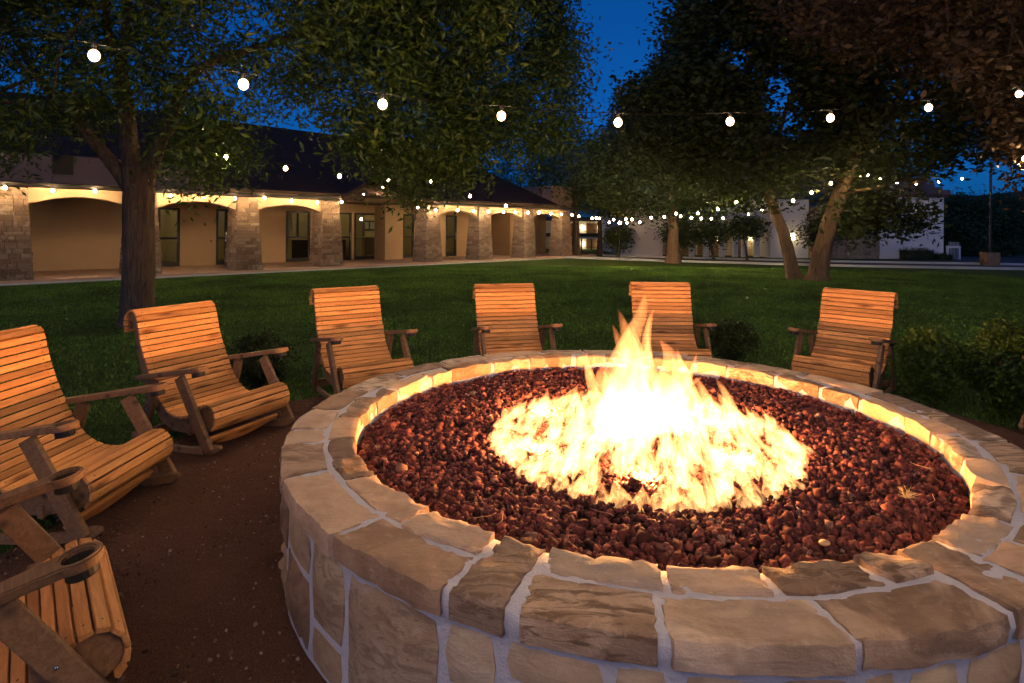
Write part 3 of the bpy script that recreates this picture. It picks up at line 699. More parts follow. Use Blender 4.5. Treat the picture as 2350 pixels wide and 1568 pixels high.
def img(P):
    P = np.asarray(P); a = P[:, 0]/P[:, 1]; b = (P[:, 2]-EYE)/P[:, 1]
    return 1175+F*(a-ROLL*b), 523-F*(b+ROLL*a)
def crown(center, rad, n, seed, bottom, holes=(), left=None, right=None, shell=.35):
    """clump centres in an ellipsoid dome; bottom(x) is the lower outline of the crown"""
    r_ = np.random.default_rng(seed); out = []; tot = 0
    while tot < n:
        q = r_.normal(size=(n*3, 3)); q /= np.linalg.norm(q, axis=1)[:, None]; q *= (shell+(1-shell)*r_.random(n*3)**.5)[:, None]
        P = q*np.array(rad)+np.array(center); P = P[(P[:, 1] > 1.5) & (P[:, 2] > 1.6)]
        x, y = img(P); ok = y < np.interp(x, *zip(*bottom))+r_.normal(size=len(x))*10
        for hx, hy, ha, hb in holes: ok &= ((x-hx)/(ha*1.5))**2+((y-hy)/(hb*1.5))**2 > r_.uniform(.7, 1.3, len(x))
        if left: ok &= x > np.interp(y, *zip(*left))
        if right: ok &= x < np.interp(y, *zip(*right))
        ok &= (x > -420) & (x < 2800) & (y > -650)
        P = P[ok]; out.append(P); tot += len(P)
        if len(P) == 0: break
    return np.concatenate(out)[:n]
def tree(label, base, limbs, P, N, leaf, mat, bark, seed, spread, twigs=60, asp=.4, flat=.5, droop=0, name='tree', grp='trees on the lawn', rough=.06):
    t = thing(name, label, 'tree', base, 0, grp); B = Vector(base); b = MB(); ends = []
    for pts, r0, r1 in limbs:
        c = catmull([Vector(p)-B for p in pts], 7); m_ = len(c); rad = [r0+(r1-r0)*(i/(m_-1))**.8 for i in range(m_)]
        if pts is limbs[0][0] or (Vector(pts[0])-B).length < .6:
            for i in range(min(6, m_)): rad[i] *= 1+.38*(1-i/6)**2.2
        b.add(tube(c, rad, 12 if r0 > .1 else 7, rough, seed)); ends += c[m_//2:]
    link('trunk', b.mesh('trunk', bark, True), t)
    rs = random.Random(seed); b = MB(); Pl = [Vector(p)-B for p in P]
    for k_ in range(min(twigs, len(Pl))):
        p = Pl[rs.randrange(len(Pl))]; e = min(ends, key=lambda e_: (e_-p).length)
        if (e-p).length < 4.5:
            mid = e.lerp(p, .5)+Vector((rs.uniform(-.3, .3), rs.uniform(-.3, .3), rs.uniform(-.1, .35)))
            b.add(tube(catmull([e, mid, p], 4), [max(.008, r) for r in np.linspace(.035, .008, 9)], 5, 0, k_))
    if b.v: tag(link('branches', b.mesh('branches', bark, True), t), kind='stuff')
    V, Fc, T = leaves([tuple(p) for p in Pl], N, leaf, seed, spread, flat, asp, droop)
    link('crown', bigmesh('crown', V, Fc, mat, False, T), t); return t
# the pecan on the left
b0 = ground(320, 762); Y1 = b0.y
def A1(x, y, dy=0): return at(x, y, Y1+dy)
tr1 = [A1(320, 770), A1(318, 700), A1(320, 600), A1(318, 520), A1(318, 450), A1(312, 400)]
limbs = [(tr1, .265, .23), ([A1(312, 470), A1(262, 400), A1(205, 335), A1(150, 270), A1(95, 215, .4), A1(40, 130, .8), A1(0, 40, 1)], .13, .05),
         ([A1(305, 430), A1(292, 340), A1(285, 260), A1(270, 170, -.3), A1(285, 60, -.5), A1(270, -60, -.5)], .17, .06),
         ([A1(330, 440), A1(352, 370), A1(385, 300), A1(410, 225, .4), A1(470, 160, .8), A1(600, 115, 1), A1(760, 60, 1.5), A1(900, 20, 2)], .15, .04),
         ([A1(285, 180), A1(240, 90, -.4), A1(235, 0, -1), A1(230, -120, -1)], .09, .04)]
bot1 = [(-500, 420), (0, 385), (60, 350), (130, 290), (200, 300), (260, 250), (340, 250), (380, 380), (430, 430), (520, 400), (600, 340), (680, 330), (760, 350), (830, 330), (900, 420), (960, 470), (1010, 430), (1060, 400), (1130, 340), (1200, 345), (1300, 330), (1360, 250), (1380, 100), (1500, 0)]
h1 = [(30, 215, 60, 38), (330, 300, 22, 30), (270, 165, 20, 40), (500, 210, 40, 26), (560, 60, 60, 45), (190, 40, 36, 26), (820, 210, 46, 30), (960, 260, 40, 22), (690, 270, 50, 28), (120, 120, 26, 18), (640, 320, 70, 24), (1010, 90, 28, 40), (1150, 150, 36, 26), (1080, 210, 30, 18), (1240, 220, 26, 30), (420, 130, 26, 22), (1195, 55, 30, 22), (880, 120, 22, 16), (1165, 375, 40, 36)]
rt1 = [(-600, 1250), (0, 1262), (100, 1305), (220, 1335), (300, 1315), (400, 1290), (600, 1200)]
P = crown((at(560, 60, 10.6)), (7.2, 4.2, 4.6), 1500, 21, bot1, h1, None, rt1, .25)
P2 = crown((at(1120, 130, 13)), (3.6, 3, 3.8), 560, 22, bot1, h1, None, rt1, .1)
tree('large pecan tree with forked trunk and drooping leaves on the left lawn', b0, limbs, np.concatenate([P, P2]), 105, .125, LEAF_A, BARK, 31, .25, 150, .31, .6, .5, rough=.05)
# the leaning oaks on the right
b2 = ground(1878, 631); Y2 = b2.y
def A2(x, y, dy=0): return at(x, y, Y2+dy)
limbs = [([A2(1878, 634), A2(1882, 600), A2(1893, 540), A2(1915, 465), A2(1940, 395), A2(1975, 310), A2(2030, 255), A2(2130, 205, -1), A2(2260, 160, -2)], .36, .14),
         ([A2(1960, 340), A2(1990, 240, .5), A2(1960, 140, 1), A2(1950, 20, 1)], .16, .06), ([A2(2000, 280), A2(2080, 180), A2(2120, 60, .5), A2(2150, -60, .5)], .14, .05),
         ([A2(1925, 430), A2(1990, 420, -.6), A2(2060, 400, -1), A2(2130, 390, -1)], .08, .03)]
bot2 = [(1300, 300), (1420, 330), (1500, 400), (1700, 400), (1790, 340), (1850, 370), (1900, 400), (1925, 500), (2040, 530), (2110, 500), (2150, 470), (2165, 370), (2280, 335), (2330, 340), (2600, 420), (2800, 440)]
lf2 = [(-600, 1610), (-10, 1580), (80, 1505), (140, 1520), (215, 1440), (300, 1400), (400, 1500), (600, 1900)]
h2 = [(1905, 408, 16, 13), (1861, 430, 16, 12), (1988, 387, 14, 12), (2075, 400, 75, 12), (2206, 392, 24, 14), (1819, 449, 14, 10), (2273, 371, 16, 14), (1688, 455, 10, 9), (1685, 110, 34, 22), (1760, 205, 26, 40), (1800, 200, 20, 55), (1790, 290, 26, 30), (1845, 280, 20, 20), (2065, 190, 26, 30), (2120, 215, 14, 14), (1700, 150, 16, 14), (1610, 60, 16, 16), (2040, 440, 30, 16), (2090, 470, 26, 16), (2120, 420, 60, 30), (2050, 300, 18, 10), (1975, 345, 16, 10), (1985, 520, 26, 12)]
P = crown(at(1960, 60, Y2), (9.2, 5.5, 7.6), 1350, 23, bot2, h2, lf2, None, .2)
r_ = np.random.default_rng(77); q = r_.normal(size=(190, 3)); q /= np.linalg.norm(q, axis=1)[:, None]; q *= r_.random((190, 1))**.4
E1 = np.array(A2(1985, 475, 2.2))+q[:44]*np.array([1.1, .9, .5]); E2 = np.array(A2(2095, 490, 1))+q[110:118]*np.array([.7, .6, .15])
P = np.concatenate([P, E1, E2])
tree('large leaning live oak with thick trunk rising to the right', b2, limbs, P, 64, .25, LEAF_B, BARK2, 32, .36, 120, .5, rough=.06)
b3 = ground(1822, 629); Y3 = b3.y
def A3(x, y, dy=0): return at(x, y, Y3+dy)
limbs = [([A3(1824, 631), A3(1815, 590), A3(1800, 530), A3(1780, 480), A3(1762, 430), A3(1750, 370), A3(1742, 270), A3(1700, 180), A3(1640, 120)], .25, .08),
         ([A3(1752, 390), A3(1775, 320), A3(1800, 240), A3(1830, 150), A3(1835, 60)], .12, .05), ([A3(1742, 270), A3(1670, 230), A3(1600, 210)], .07, .03), ([A3(1700, 180), A3(1720, 100), A3(1690, 20)], .06, .03)]
bot3 = [(1300, 300), (1420, 330), (1550, 420), (1640, 440), (1750, 462), (1800, 440), (1900, 380), (2000, 300)]
P = crown(at(1690, 190, Y3), (4.6, 3.6, 5), 520, 24, bot3, h2, lf2, None, .2)
tree('slimmer oak leaning left beside the thick leaning oak', b3, limbs, P, 64, .23, LEAF_B, BARK2, 33, .32, 70, .5)
b4 = ground(1546, 598)
def A4(x, y, dy=0): return at(x, y, b4.y+dy)
limbs = [([A4(1546, 599), A4(1545, 560), A4(1546, 500), A4(1540, 430), A4(1548, 350), A4(1530, 260)], .34, .12), ([A4(1545, 470), A4(1590, 400), A4(1640, 330)], .12, .05), ([A4(1543, 460), A4(1490, 390), A4(1450, 320)], .12, .05)]
bot4 = [(1300, 400), (1380, 485), (1480, 480), (1600, 478), (1700, 460), (1760, 400)]
lf4 = [(100, 1500), (215, 1420), (300, 1395), (340, 1330), (500, 1300)]
P = crown(at(1540, 340, b4.y), (4.6, 4, 4.2), 620, 25, bot4, [(1500, 440, 18, 14), (1620, 420, 20, 12)], lf4, None, .2)
tree('straight trunked tree in the middle of the far lawn', b4, limbs, P, 60, .25, LEAF_C, BARK2, 34, .38, 50, .5)
for i, (x, y, r, cx, cyv, rx, rz_, lab) in enumerate(((1322, 588, .30, 1300, 390, 2.9, 2.9, 'dark tree just right of the arcade end wall'), (1377, 584, .2, 1390, 430, 1.8, 1.8, 'thin dark tree in front of the lit motel wing'))):
    bb = ground(x, y); f_ = lambda x_, y_: at(x_, y_, bb.y)
    limbs = [([f_(x, y+1), f_(x, 540), f_(x-2, 480), f_(x-6, 400)], r, r*.4)]
    P = crown(f_(cx, cyv), (rx, 2.5, rz_), 260, 40+i, [(1000, 480), (1200, 478), (1500, 490)], (), [(200, 1200), (500, 1200)], None, .2)
    tree(lab, bb, limbs, P, 46, .19, LEAF_C, BARK, 50+i, .42, 20, .5)
# the oak whose limbs hang in from the right
b5 = Vector((12.6, 11.6, 0)); f_ = lambda x_, y_, Y_: at(x_, y_, Y_)
limbs = [([b5, b5+Vector((-.1, 0, 1.6)), b5+Vector((-.4, .1, 3)), b5+Vector((-1.2, .2, 4.6)), f_(2350, 20, 11), f_(2200, -30, 10.5), f_(2050, -60, 10)], .36, .06), ([b5+Vector((-.3, 0, 2.4)), b5+Vector((.4, .5, 4)), b5+Vector((1, .5, 6))], .25, .1)]
bot5 = [(1500, -20), (1750, 30), (1900, 90), (2050, 110), (2200, 150), (2270, 200), (2300, 330), (2335, 430), (2400, 460), (2800, 460)]
P = crown(at(2330, 20, 11.5), (5.2, 4, 3.6), 720, 27, bot5, [(2260, 30, 40, 20), (2120, 80, 30, 16)], None, None, .15)
tree('near oak whose brown lit branches hang in from the top right corner', b5, limbs, P, 64, .14, LEAF_E, BARK, 36, .25, 60, .5)
# small ornamental trees before the white building
for i, (x, yb, yc, rx, rz_, lab) in enumerate(((1420, 574, 543, .75, .62, 'small round tree glowing beside the white building corner'), (1565, 578, 528, 1.3, .75, 'small multi trunk tree at the left of the far arcade'), (1640, 580, 524, 1.1, .7, 'small tree before the middle of the far arcade'), (1716, 586, 515, .95, .6, 'small single trunk tree at the right of the far arcade'), (1880, 560, 520, 1.6, .8, 'dark small tree before the stone wall of the far building'))):
    Y_ = 33.5 if i else 36; bb = at(x, yb, Y_); bb.z = 0; cc = at(x, yc, Y_)
    r_ = np.random.default_rng(i); q = r_.normal(size=(90, 3)); q /= np.linalg.norm(q, axis=1)[:, None]; q *= r_.random((90, 1))**.4
    P = q*np.array([rx, .8, rz_])+np.array(cc); ls = []
    for k_ in range(1 if i in (3,) else 3):
        e = cc+Vector((rnd.uniform(-.5, .5)*rx, 0, -.2)); ls.append(([bb, bb.lerp(e, .5)+Vector((rnd.uniform(-.15, .15), 0, 0)), e], .07, .03))
    tree(lab, bb, ls, P, 30, .16, LEAF_C, BARK, 60+i, .22, 10, .5, name='small_tree', grp='small trees in front of the far white building')
cl = thing('spiky_shrub', 'round spiky shrub against the white wall', 'shrub', ground(1467, 580)); r_ = np.random.default_rng(3)
q = r_.normal(size=(700, 3)); q[:, 2] = np.abs(q[:, 2])+.1; q /= np.linalg.norm(q, axis=1)[:, None]; s_ = np.cross(q, r_.normal(size=(700, 3))); s_ /= np.linalg.norm(s_, axis=1)[:, None]
c_ = np.array([0, 0, .25]); V = np.stack([c_-s_*.02+0*q, c_+s_*.02+0*q, c_+q*r_.uniform(.45, .75, (700, 1))], 1).reshape(-1, 3)
link('foliage', bigmesh('foliage', V, np.arange(2100).reshape(-1, 3), LEAF_C, False, r_.random(700)), cl)

# ------------------------------------------------------------------ arcade building on the left
K = 1.0625
AB = thing('arcade_building', 'long tan stucco building with stone pillars, arches and a dark roof', 'building', (-9.85, 21.25, 0), atan2(.724, .69))
PT = [-8.95, -5.65, -2.36+.0, 1.0, 4.25, 9.3, 12.5, 15.72, 18.8]   # right front corners of the pillars, along the wall
PT = [-8.8, -5.53, -2.28, .97, 4.22, 9.3, 12.55, 15.8, 18.95]
PWb, PWt = .98, .68; EAVE = 2.72; DEP = 3.4
Z0 = .12
link('walkway', boxm(33, DEP+.55, Z0, 0, CONC, 'walkway', (4.7, DEP/2-.13, Z0/2)), AB)
link('walkway_edge', boxm(33, .04, .05, 0, PALE, 'walkway_edge', (4.7, -.43, .025)), AB)
def pillar(t1, detail):
    pl = link('stone_pillar', None, AB, (t1-PWb/2, PWb/2-.38, 0)); tp = EAVE-.02
    core = [(-1, -1), (1, -1), (1, 1), (-1, 1)]
    def half(z): return (PWb+(PWt-PWb)*z/tp)/2
    cm = bmesh.new(); vb = [cm.verts.new((a*(half(0)-.03), b*(half(0)-.03), 0)) for a, b in core]; vt = [cm.verts.new((a*(half(tp)-.03), b*(half(tp)-.03), tp)) for a, b in core]
    cm.faces.new(vb[::-1]); cm.faces.new(vt)
    for i in range(4): cm.faces.new((vb[i], vb[(i+1) % 4], vt[(i+1) % 4], vt[i]))
    m_ = bpy.data.meshes.new('core'); cm.to_mesh(m_); cm.free(); m_.materials.append(MORTAR_D); link('core', m_, pl)
    allb = MB()
    for face in range(4):
        if detail == 2 and face == 2: continue
        ca, sa = cos(face*pi/2), sin(face*pi/2); z = .0
        while z < tp-.05:
            h = rnd.choice([.08, .11, .14, .17]) if detail else .15
            h = min(h, tp-z); hw = half(z+h/2)
            x = -hw-.0
            while x < hw-.02:
                w_ = min(rnd.uniform(.16, .46), hw-x)
                if hw-x-w_ < .1: w_ = hw-x
                pr_ = rnd.uniform(.0, .022); yy = -hw; y0, y1 = yy-pr_, yy+.05
                g_ = .006; b = MB(); b.box((x+g_, y0, z+g_), (x+w_-g_, y1, z+h-g_))
                vv = [Vector((p[0]*ca-p[1]*sa, p[0]*sa+p[1]*ca, p[2])) for p in b.v]
                if detail == 2:
                    c_ = sum(vv, Vector())/8; link('stone', mesh('stone', [p-c_ for p in vv], b.f, ST_PIL), pl, c_)
                else: allb.add((vv, b.f))
                x += w_
            z += h
    if allb.v:
        tag(link('ledgestones', allb.mesh('ledgestones', ST_PILJ), pl), kind='stuff')
MORTAR_D = plain('dark_joint', (.10, .075, .06), .9)
x = M('ledgestone_far'); co = x.coord(); vv_ = x.n('ShaderNodeTexVoronoi'); vv_.inputs['Scale'].default_value = 1; mp_ = x.coord('Object', (3.5, 3.5, 8)); x.l(mp_, vv_.inputs['Vector'])
x.base(x.mix(x.noise(co, 12, 5), x.ramp(vv_.outputs['Color'], [(0, (.14, .09, .065)), (.5, (.28, .2, .14)), (1, (.42, .34, .25))]), (.16, .11, .08)), .9, .1); ST_PILJ = x.m
for i, t in enumerate(PT): pillar(t, 2 if i in (1, 2, 3, 4) else 1)
# arched beams
def arch(t0, t1):
    n = 18; a, b = t0, t1; z_s = EAVE-.50; z_c = EAVE-.26; pts = [(a, EAVE), (a, z_s)]
    for i in range(n+1):
        u = -1+2*i/n; pts.append((a+.04+(b-a-.08)*(i/n), z_s+.03+(z_c-z_s)*(1-u*u)))
    pts += [(b, z_s), (b, EAVE)]
    link('arched_beam', prismm('arched_beam', pts, -.10, .22, 'y', STUCCO), AB)
for i in range(len(PT)-1):
    if i == 4: continue
    arch(PT[i]-.12, PT[i+1]-PWb+.14)
# back wall with openings (t0,t1,z0,z1)
BW = DEP
ops = [(-2.0, -.9, 0, 2.13, 'door'), (1.55, 2.2, 0, 2.13, 'door'), (5.3, 7.05, 0, 2.13, 'win3'), (8.3, 9.75, 0, 2.15, 'door4'), (9.95, 12.1, .0, 2.15, 'pic'), (14.3, 15.0, 0, 2.13, 'door6'), (17.6, 18.6, 0, 2.13, 'door')]
def tOn(xv, s):  # where the sight line at xv meets the plane s behind the facade
    X0, Y0 = -9.85-.724*s, 21.25+.69*s; a = (xv-1175)/F; return (a*Y0-X0)/(.69-.724*a)
spec = [(362, 413, 'door'), (496, 522, 'door'), (656, 712, 'grid'), (766, 807, 'door'), (813, 873, 'picture'), (925, 950, 'door'), (1023, 1048, 'door')]
ops = [(tOn(a, BW), tOn(b, BW), k_) for a, b, k_ in spec]
DH = 2.22; prev = -14.
for a, b, k_ in ops+[(21.0, 21.0, None)]:
    part('wall', (prev, BW, Z0), (a, BW+.18, EAVE+.6), STUCCO, AB); prev = b
    if k_: part('lintel', (a, BW+.002, DH+Z0), (b, BW+.178, EAVE+.6), STUCCO, AB)
for a, b, k_ in ops:
    d = link('door' if k_ == 'door' else 'window', None, AB, ((a+b)/2, BW+.02, Z0)); w2 = (b-a)/2; f_ = .085
    fr = MB(); fr.box((-w2, -.03, 0), (-w2+f_, .06, DH)).box((w2-f_, -.03, 0), (w2, .06, DH)).box((-w2+f_, -.03, DH-f_), (w2-f_, .06, DH)).box((-w2+f_, -.03, 0), (w2-f_, .06, .16))
    link('frame', fr.mesh('frame', FRAMEM), d)
    if k_ in ('door', 'grid'): link('rail', MB().box((-w2+f_, -.028, 1.02), (w2-f_, .058, 1.11)).mesh('rail', FRAMEM), d)
    if k_ == 'picture': link('rail', MB().box((-w2+f_, -.028, .98), (w2-f_, .058, 1.01)).mesh('rail', FRAMEM), d)
    link('pane', MB().box((-w2+f_, .01, .16), (w2-f_, .018, DH-f_)).mesh('pane', GLASS), d)
    if k_ == 'grid':
        link('rail', MB().box((-.03, -.029, 1.11), (.03, .059, DH-f_)).mesh('rail', FRAMEM), d)
        b_ = MB()
        for s_ in (-1, 1):
            x0, x1 = (s_*.06, s_*(w2-.12)) if s_ > 0 else (s_*(w2-.12), s_*.06)
            for q_ in range(4): xx = x0+(x1-x0)*q_/3; b_.box((xx-.012, .03, 1.15), (xx+.012, .045, 1.8))
            for q_ in range(3): zz = 1.15+.32*q_; b_.box((x0, .031, zz-.012), (x1, .046, zz+.012))
        link('muntins', b_.mesh('muntins', WHITE), d)
    if k_ == 'door': link('handle', MB().box((w2-f_-.02, -.08, .9), (w2-f_+.02, -.03, 1.3)).mesh('handle', STEEL), d)
# rooms behind the glass
ra, rb = -3.5, 20.6
part('room_floor', (ra, BW+.18, 0), (rb, BW+4.2, Z0-.004), plain('room_floor', (.2, .12, .07), .6), AB)
part('room_wall', (ra, BW+4.2, 0), (rb, BW+4.4, EAVE+.6), INW, AB); part('room_ceiling', (ra, BW+.185, EAVE+.3), (rb, BW+4.19, EAVE+.4), INW, AB)
for t in (.2, 3.9, 7.6, 12.7):
    part('room_wall', (t, BW+.19, Z0), (t+.12, BW+4.19, EAVE+.29), INW, AB)
for i, t in enumerate((tOn(830, BW+4.1), tOn(842, BW+4.1), tOn(855, BW+4.1))):
    f_ = link('picture_frame', boxm(.42, .04, .55, 0, FRAMEM), AB, (t, BW+4.16, 1.75)); link('picture', boxm(.28, .02, .4, 0, PALE), f_, (0, -.025, 0))
part('dado', (3.95+3.8, BW+4.15, Z0), (12.65, BW+4.198, 1.1), plain('dado', (.10, .07, .05), .6), AB)
part('counter', (4.3, BW+1.2, Z0), (7.3, BW+1.8, 1.05), plain('counter', (.05, .03, .02), .5), AB); part('cabinet', (8.1, BW+2.6, Z0), (9.4, BW+3.1, 1.0), plain('cabinet', (.12, .07, .04), .5), AB)
for t, p_ in ((-1.7, 40), (2., 20), (5.8, 26), (10.2, 42), (15.6, 30)):
    rl = link('ceiling_lamp', boxm(.3, .3, .05, .01, emis('room_lamp', (1, .85, .5), 3)), AB, (t, BW+2.2, EAVE+.26)); plamp('room_light', (0, 0, -.12), p_, (1, .82, .5), .12, rl)
# blank end bays, entrance box and roof
part('wall_box', (-7.6, DEP-.55, Z0), (-6.1, DEP-.002, EAVE+.3), STUCCO_D, AB)
part('wall_box', (tOn(884, BW-.9)+.0, BW-.9, Z0), (tOn(925, BW-.9), BW-.002, EAVE+.5), STUCCO, AB)
part('wall_box', (16.1, 1.9, Z0), (18.1, BW-.002, EAVE+.2), STUCCO, AB)
part('ceiling', (-14, -.05, EAVE+.05), (4.3-.3, BW-.002, EAVE+.15), CEIL, AB); part('ceiling', (9.3-PWb+.2, -.05, EAVE+.05), (21, BW-.002, EAVE+.15), CEIL, AB)
part('eave_trim', (-14, -.62, EAVE+.02), (3.9, -.12, EAVE+.12), FRAMEM, AB); part('eave_trim', (8.7, -.62, EAVE+.02), (19.2, -.12, EAVE+.12), FRAMEM, AB)
# lean-to roof and the high roof behind it
def roof(name, prof, t0, t1, mat=ROOF):
    v = [(t, s, z) for t in (t0, t1) for s, z in prof]; n = len(prof)
    m_ = mesh(name, v, [(i, i+1, n+i+1, n+i) for i in range(n-1)], mat); o = link(name, m_, AB)
    so_ = o.modifiers.new('s', 'SOLIDIFY'); so_.thickness = .12; so_.offset = -1; return o
roof('roof', [(-.70, EAVE+.13), (3.6, EAVE+1.75), (9.5, 6.8), (18, 4)], -.8, 17.3)
roof('roof', [(.6, EAVE+.9), (9.5, 6.85), (18, 4)], -22, -.8)
part('parapet', (-14, -.1, EAVE+.16), (-.9, .55, EAVE+.98), STUCCO_D, AB)
link('notch_window', MB().box((-5.1, -.13, EAVE+.42), (-4.6, -.09, EAVE+.97)).mesh('notch_window', FRAMEM), AB)  # dark panel standing for the notch window in the parapet
part('parapet', (17.4, -.1, EAVE+.16), (19.2, 3., EAVE+1.35), STUCCO_D, AB)
# gabled porch at the entrance
ga, gb = 3.9, 8.75; gm = (ga+gb)/2; ge = EAVE+.05; gp = EAVE+1.35
v = [(ga, -.75, ge), (gm, -.75, gp), (gb, -.75, ge), (ga, 5, ge), (gm, 5, gp), (gb, 5, ge)]
o = link('gable_roof', mesh('gable_roof', v, [(0, 1, 4, 3), (1, 2, 5, 4)], ROOF), AB); so_ = o.modifiers.new('s', 'SOLIDIFY'); so_.thickness = .12; so_.offset = 1
link('gable_soffit', mesh('gable_soffit', [(ga+.3, 1.2, ge), (gm, 1.2, gp-.1), (gb-.3, 1.2, ge)], [(0, 1, 2)], CEIL), AB)
part('ceiling', (4.0, 1.3, ge-.02), (8.6, BW-.003, ge+.08), CEIL, AB)

# ------------------------------------------------------------------ far white building and motel wing
WB = thing('white_building', 'white stucco building with a lit arcade, stone wall and tall end wall', 'building', (0, 0, 0))
YW = 37.5
def xw(xv, Y=YW): return (xv-1175)/F*Y
def zw(xv, yv, Y=YW): return at(xv, yv, Y).z
def wbox(name, x0, x1, y0, y1, z0, z1, mat): return part(name, (x0, y0, z0), (x1, y1, z1), mat, WB)
wbox('wall', xw(1438), xw(1521), YW, YW+12, 0, 3.9, WHITE)
wbox('wall', xw(1521)+.003, xw(1775), YW+2.6, YW+2.9, 0, 3.6, plain('cream_stucco', (.52, .43, .32), .9))
wbox('beam', xw(1521)+.003, xw(1775), YW+.3, YW+.7, 2.35, 3.6, WHITE)
for x in (1545, 1593, 1626, 1663, 1694, 1715, 1744): wbox('column', xw(x)-.14, xw(x)+.14, YW+.34, YW+.66, 0, 2.348, WHITE)
for x in (1570, 1610, 1645, 1680, 1730): wbox('door', xw(x)-.4, xw(x)+.4, YW+2.55, YW+2.598, .02, 2.1, plain('brown_door', (.16, .09, .05), .7))
wbox('wall', xw(1765), xw(1852), YW-.2, YW+8, 0, 3.6, WHITE)
sw = wbox('stone_wall', xw(1852)+.003, xw(2005), YW-.6, YW+8, 0, 1.95+1.2, ST_PILJ)
rs = random.Random(9); b = MB(); z = .0
while z < 2.6:
    h = rs.uniform(.14, .3); x = xw(1852)+.01
    while x < xw(2005)-.1:
        w_ = rs.uniform(.25, .6)
        if rs.random() < .75: b.box((x, YW-.6-rs.uniform(.01, .06), z+.01), (min(x+w_-.02, xw(2005)), YW-.598, z+h-.01))
        x += w_
    z += h
tag(link('ledgestones', b.mesh('ledgestones', ST_PIL), WB), kind='stuff')
wbox('wall', xw(2005)+.003, xw(2155), YW-.4, YW+10, 0, zw(2100, 437), WHITE)
wbox('eave_trim', xw(1990), xw(2162), YW-.7, YW+10, zw(2100, 437)+.003, zw(2100, 430), CEIL)
tl = plain('roof_tile', (.09, .07, .085), .8)
b = MB()
xa, xb = xw(1740), xw(2162); z0, z1 = zw(2100, 430)+.01, 6.9
n = 13
for i in range(n):   # courses of tiles
    u0, u1 = i/n, (i+1)/n; ya, yb_ = YW-.7+5.5*u0, YW-.7+5.5*u1; za, zb = z0+(z1-z0)*u0, z0+(z1-z0)*u1
    b.box((xa+u0*1.5, ya, za), (xb-u0*2.4, yb_+.15, zb))
link('roof', b.mesh('roof', tl), WB)
wbox('wall', xw(1600), xw(1800), YW+6, YW+12, 3.6, 5.2, WHITE)
b = MB()
for i in range(9):
    u = i/9; b.box((xw(1590)+u, YW+4+u*3, 3.62+u*2.2), (xw(1790), YW+4+u*3+.5, 3.62+(i+1)/9*2.2))
link('roof', b.mesh('roof', tl), WB)
def sconce(p, parent, s=1.):
    o = link('wall_lamp', boxm(.14*s, .10*s, .26*s, .02, SCONCE), parent, p); plamp('lamp_light', (0, -.22, -.05), 7*s, (1, .70, .28), .06, o)
for x, y in ((1586, 540), (1646, 538), (1722, 536)): sconce((xw(x, YW+2.5), YW+2.45, zw(x, y, YW+2.5)), WB, 1.4)
sconce((xw(1814), YW-.30, zw(1814, 532)), WB, 1.6)
o = thing('metal_gate', 'small pale gate frame beside the tall white end wall', 'gate', (xw(2159), YW-.5, 0))
for x in (0, xw(2190)-xw(2159)-.1): link('post', boxm(.1, .1, zw(2160, 546), 0, WHITE, 'post', (x+.05, 0, zw(2160, 546)/2)), o)
link('rail', boxm(xw(2190)-xw(2159)-.2, .08, .1, 0, WHITE, 'rail', ((xw(2190)-xw(2159))/2, 0, zw(2160, 546)-.06)), o)
for k_ in range(8): link('bar', boxm(.03, .03, 1.05, 0, PALE, 'bar', (.16+k_*.085, 0, .56)), o)
for i, (x0, x1, yt, lab) in enumerate(((2070, 2137, 557, 'clipped square hedge against the tall white wall'), (2143, 2178, 569, 'low clipped hedge in front of the pale gate'))):
    Y_ = YW-1.5; x0, x1 = xw(x0, Y_), xw(x1, Y_); h_ = zw(2100, yt, Y_); r_ = np.random.default_rng(i)
    t = thing('hedge', lab, 'hedge', ((x0+x1)/2, Y_, 0)); P = r_.uniform(-1, 1, (200, 3))*np.array([(x1-x0)/2, .4, h_/2])+np.array([0, 0, h_/2+.02])
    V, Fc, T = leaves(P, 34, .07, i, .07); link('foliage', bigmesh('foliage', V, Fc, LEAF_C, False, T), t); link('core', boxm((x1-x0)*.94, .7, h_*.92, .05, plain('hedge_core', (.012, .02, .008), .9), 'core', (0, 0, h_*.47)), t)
MW = thing('motel_wing', 'two storey white wing with a balcony and yellow wall lamps', 'building'); YM = 50.
part('wall', (xw(1180, YM), YM, 0), (xw(1445, YM), YM+6, zw(1350, 505, YM)), WHITE, MW)
part('balcony', (xw(1180, YM), YM-1.6, zw(1350, 544, YM)), (xw(1445, YM), YM-.003, zw(1350, 540, YM)), PALE, MW)
part('railing', (xw(1180, YM), YM-1.62, zw(1350, 540, YM)+.003), (xw(1445, YM), YM-1.56, zw(1350, 532, YM)), FRAMEM, MW)
part('roof', (xw(1170, YM), YM-2, zw(1350, 505, YM)+.003), (xw(1455, YM), YM+7, zw(1350, 496, YM)), tl, MW)
for x in (1310, 1330, 1352, 1388, 1408, 1428): part('post', (xw(x, YM)-.06, YM-1.6, 0), (xw(x, YM)+.06, YM-1.5, zw(1350, 544, YM)-.003), CEIL, MW)
for x in (1316, 1358, 1396): part('door', (xw(x, YM)-.45, YM-.04, .05), (xw(x, YM)+.45, YM-.004, 2.1), CEIL, MW)
for x in (1298, 1337, 1376): sconce((xw(x, YM), YM-.1, zw(x, 557, YM)), MW, 1.6); sconce((xw(x, YM), YM-.1, zw(x, 520, YM)), MW, 1.6)

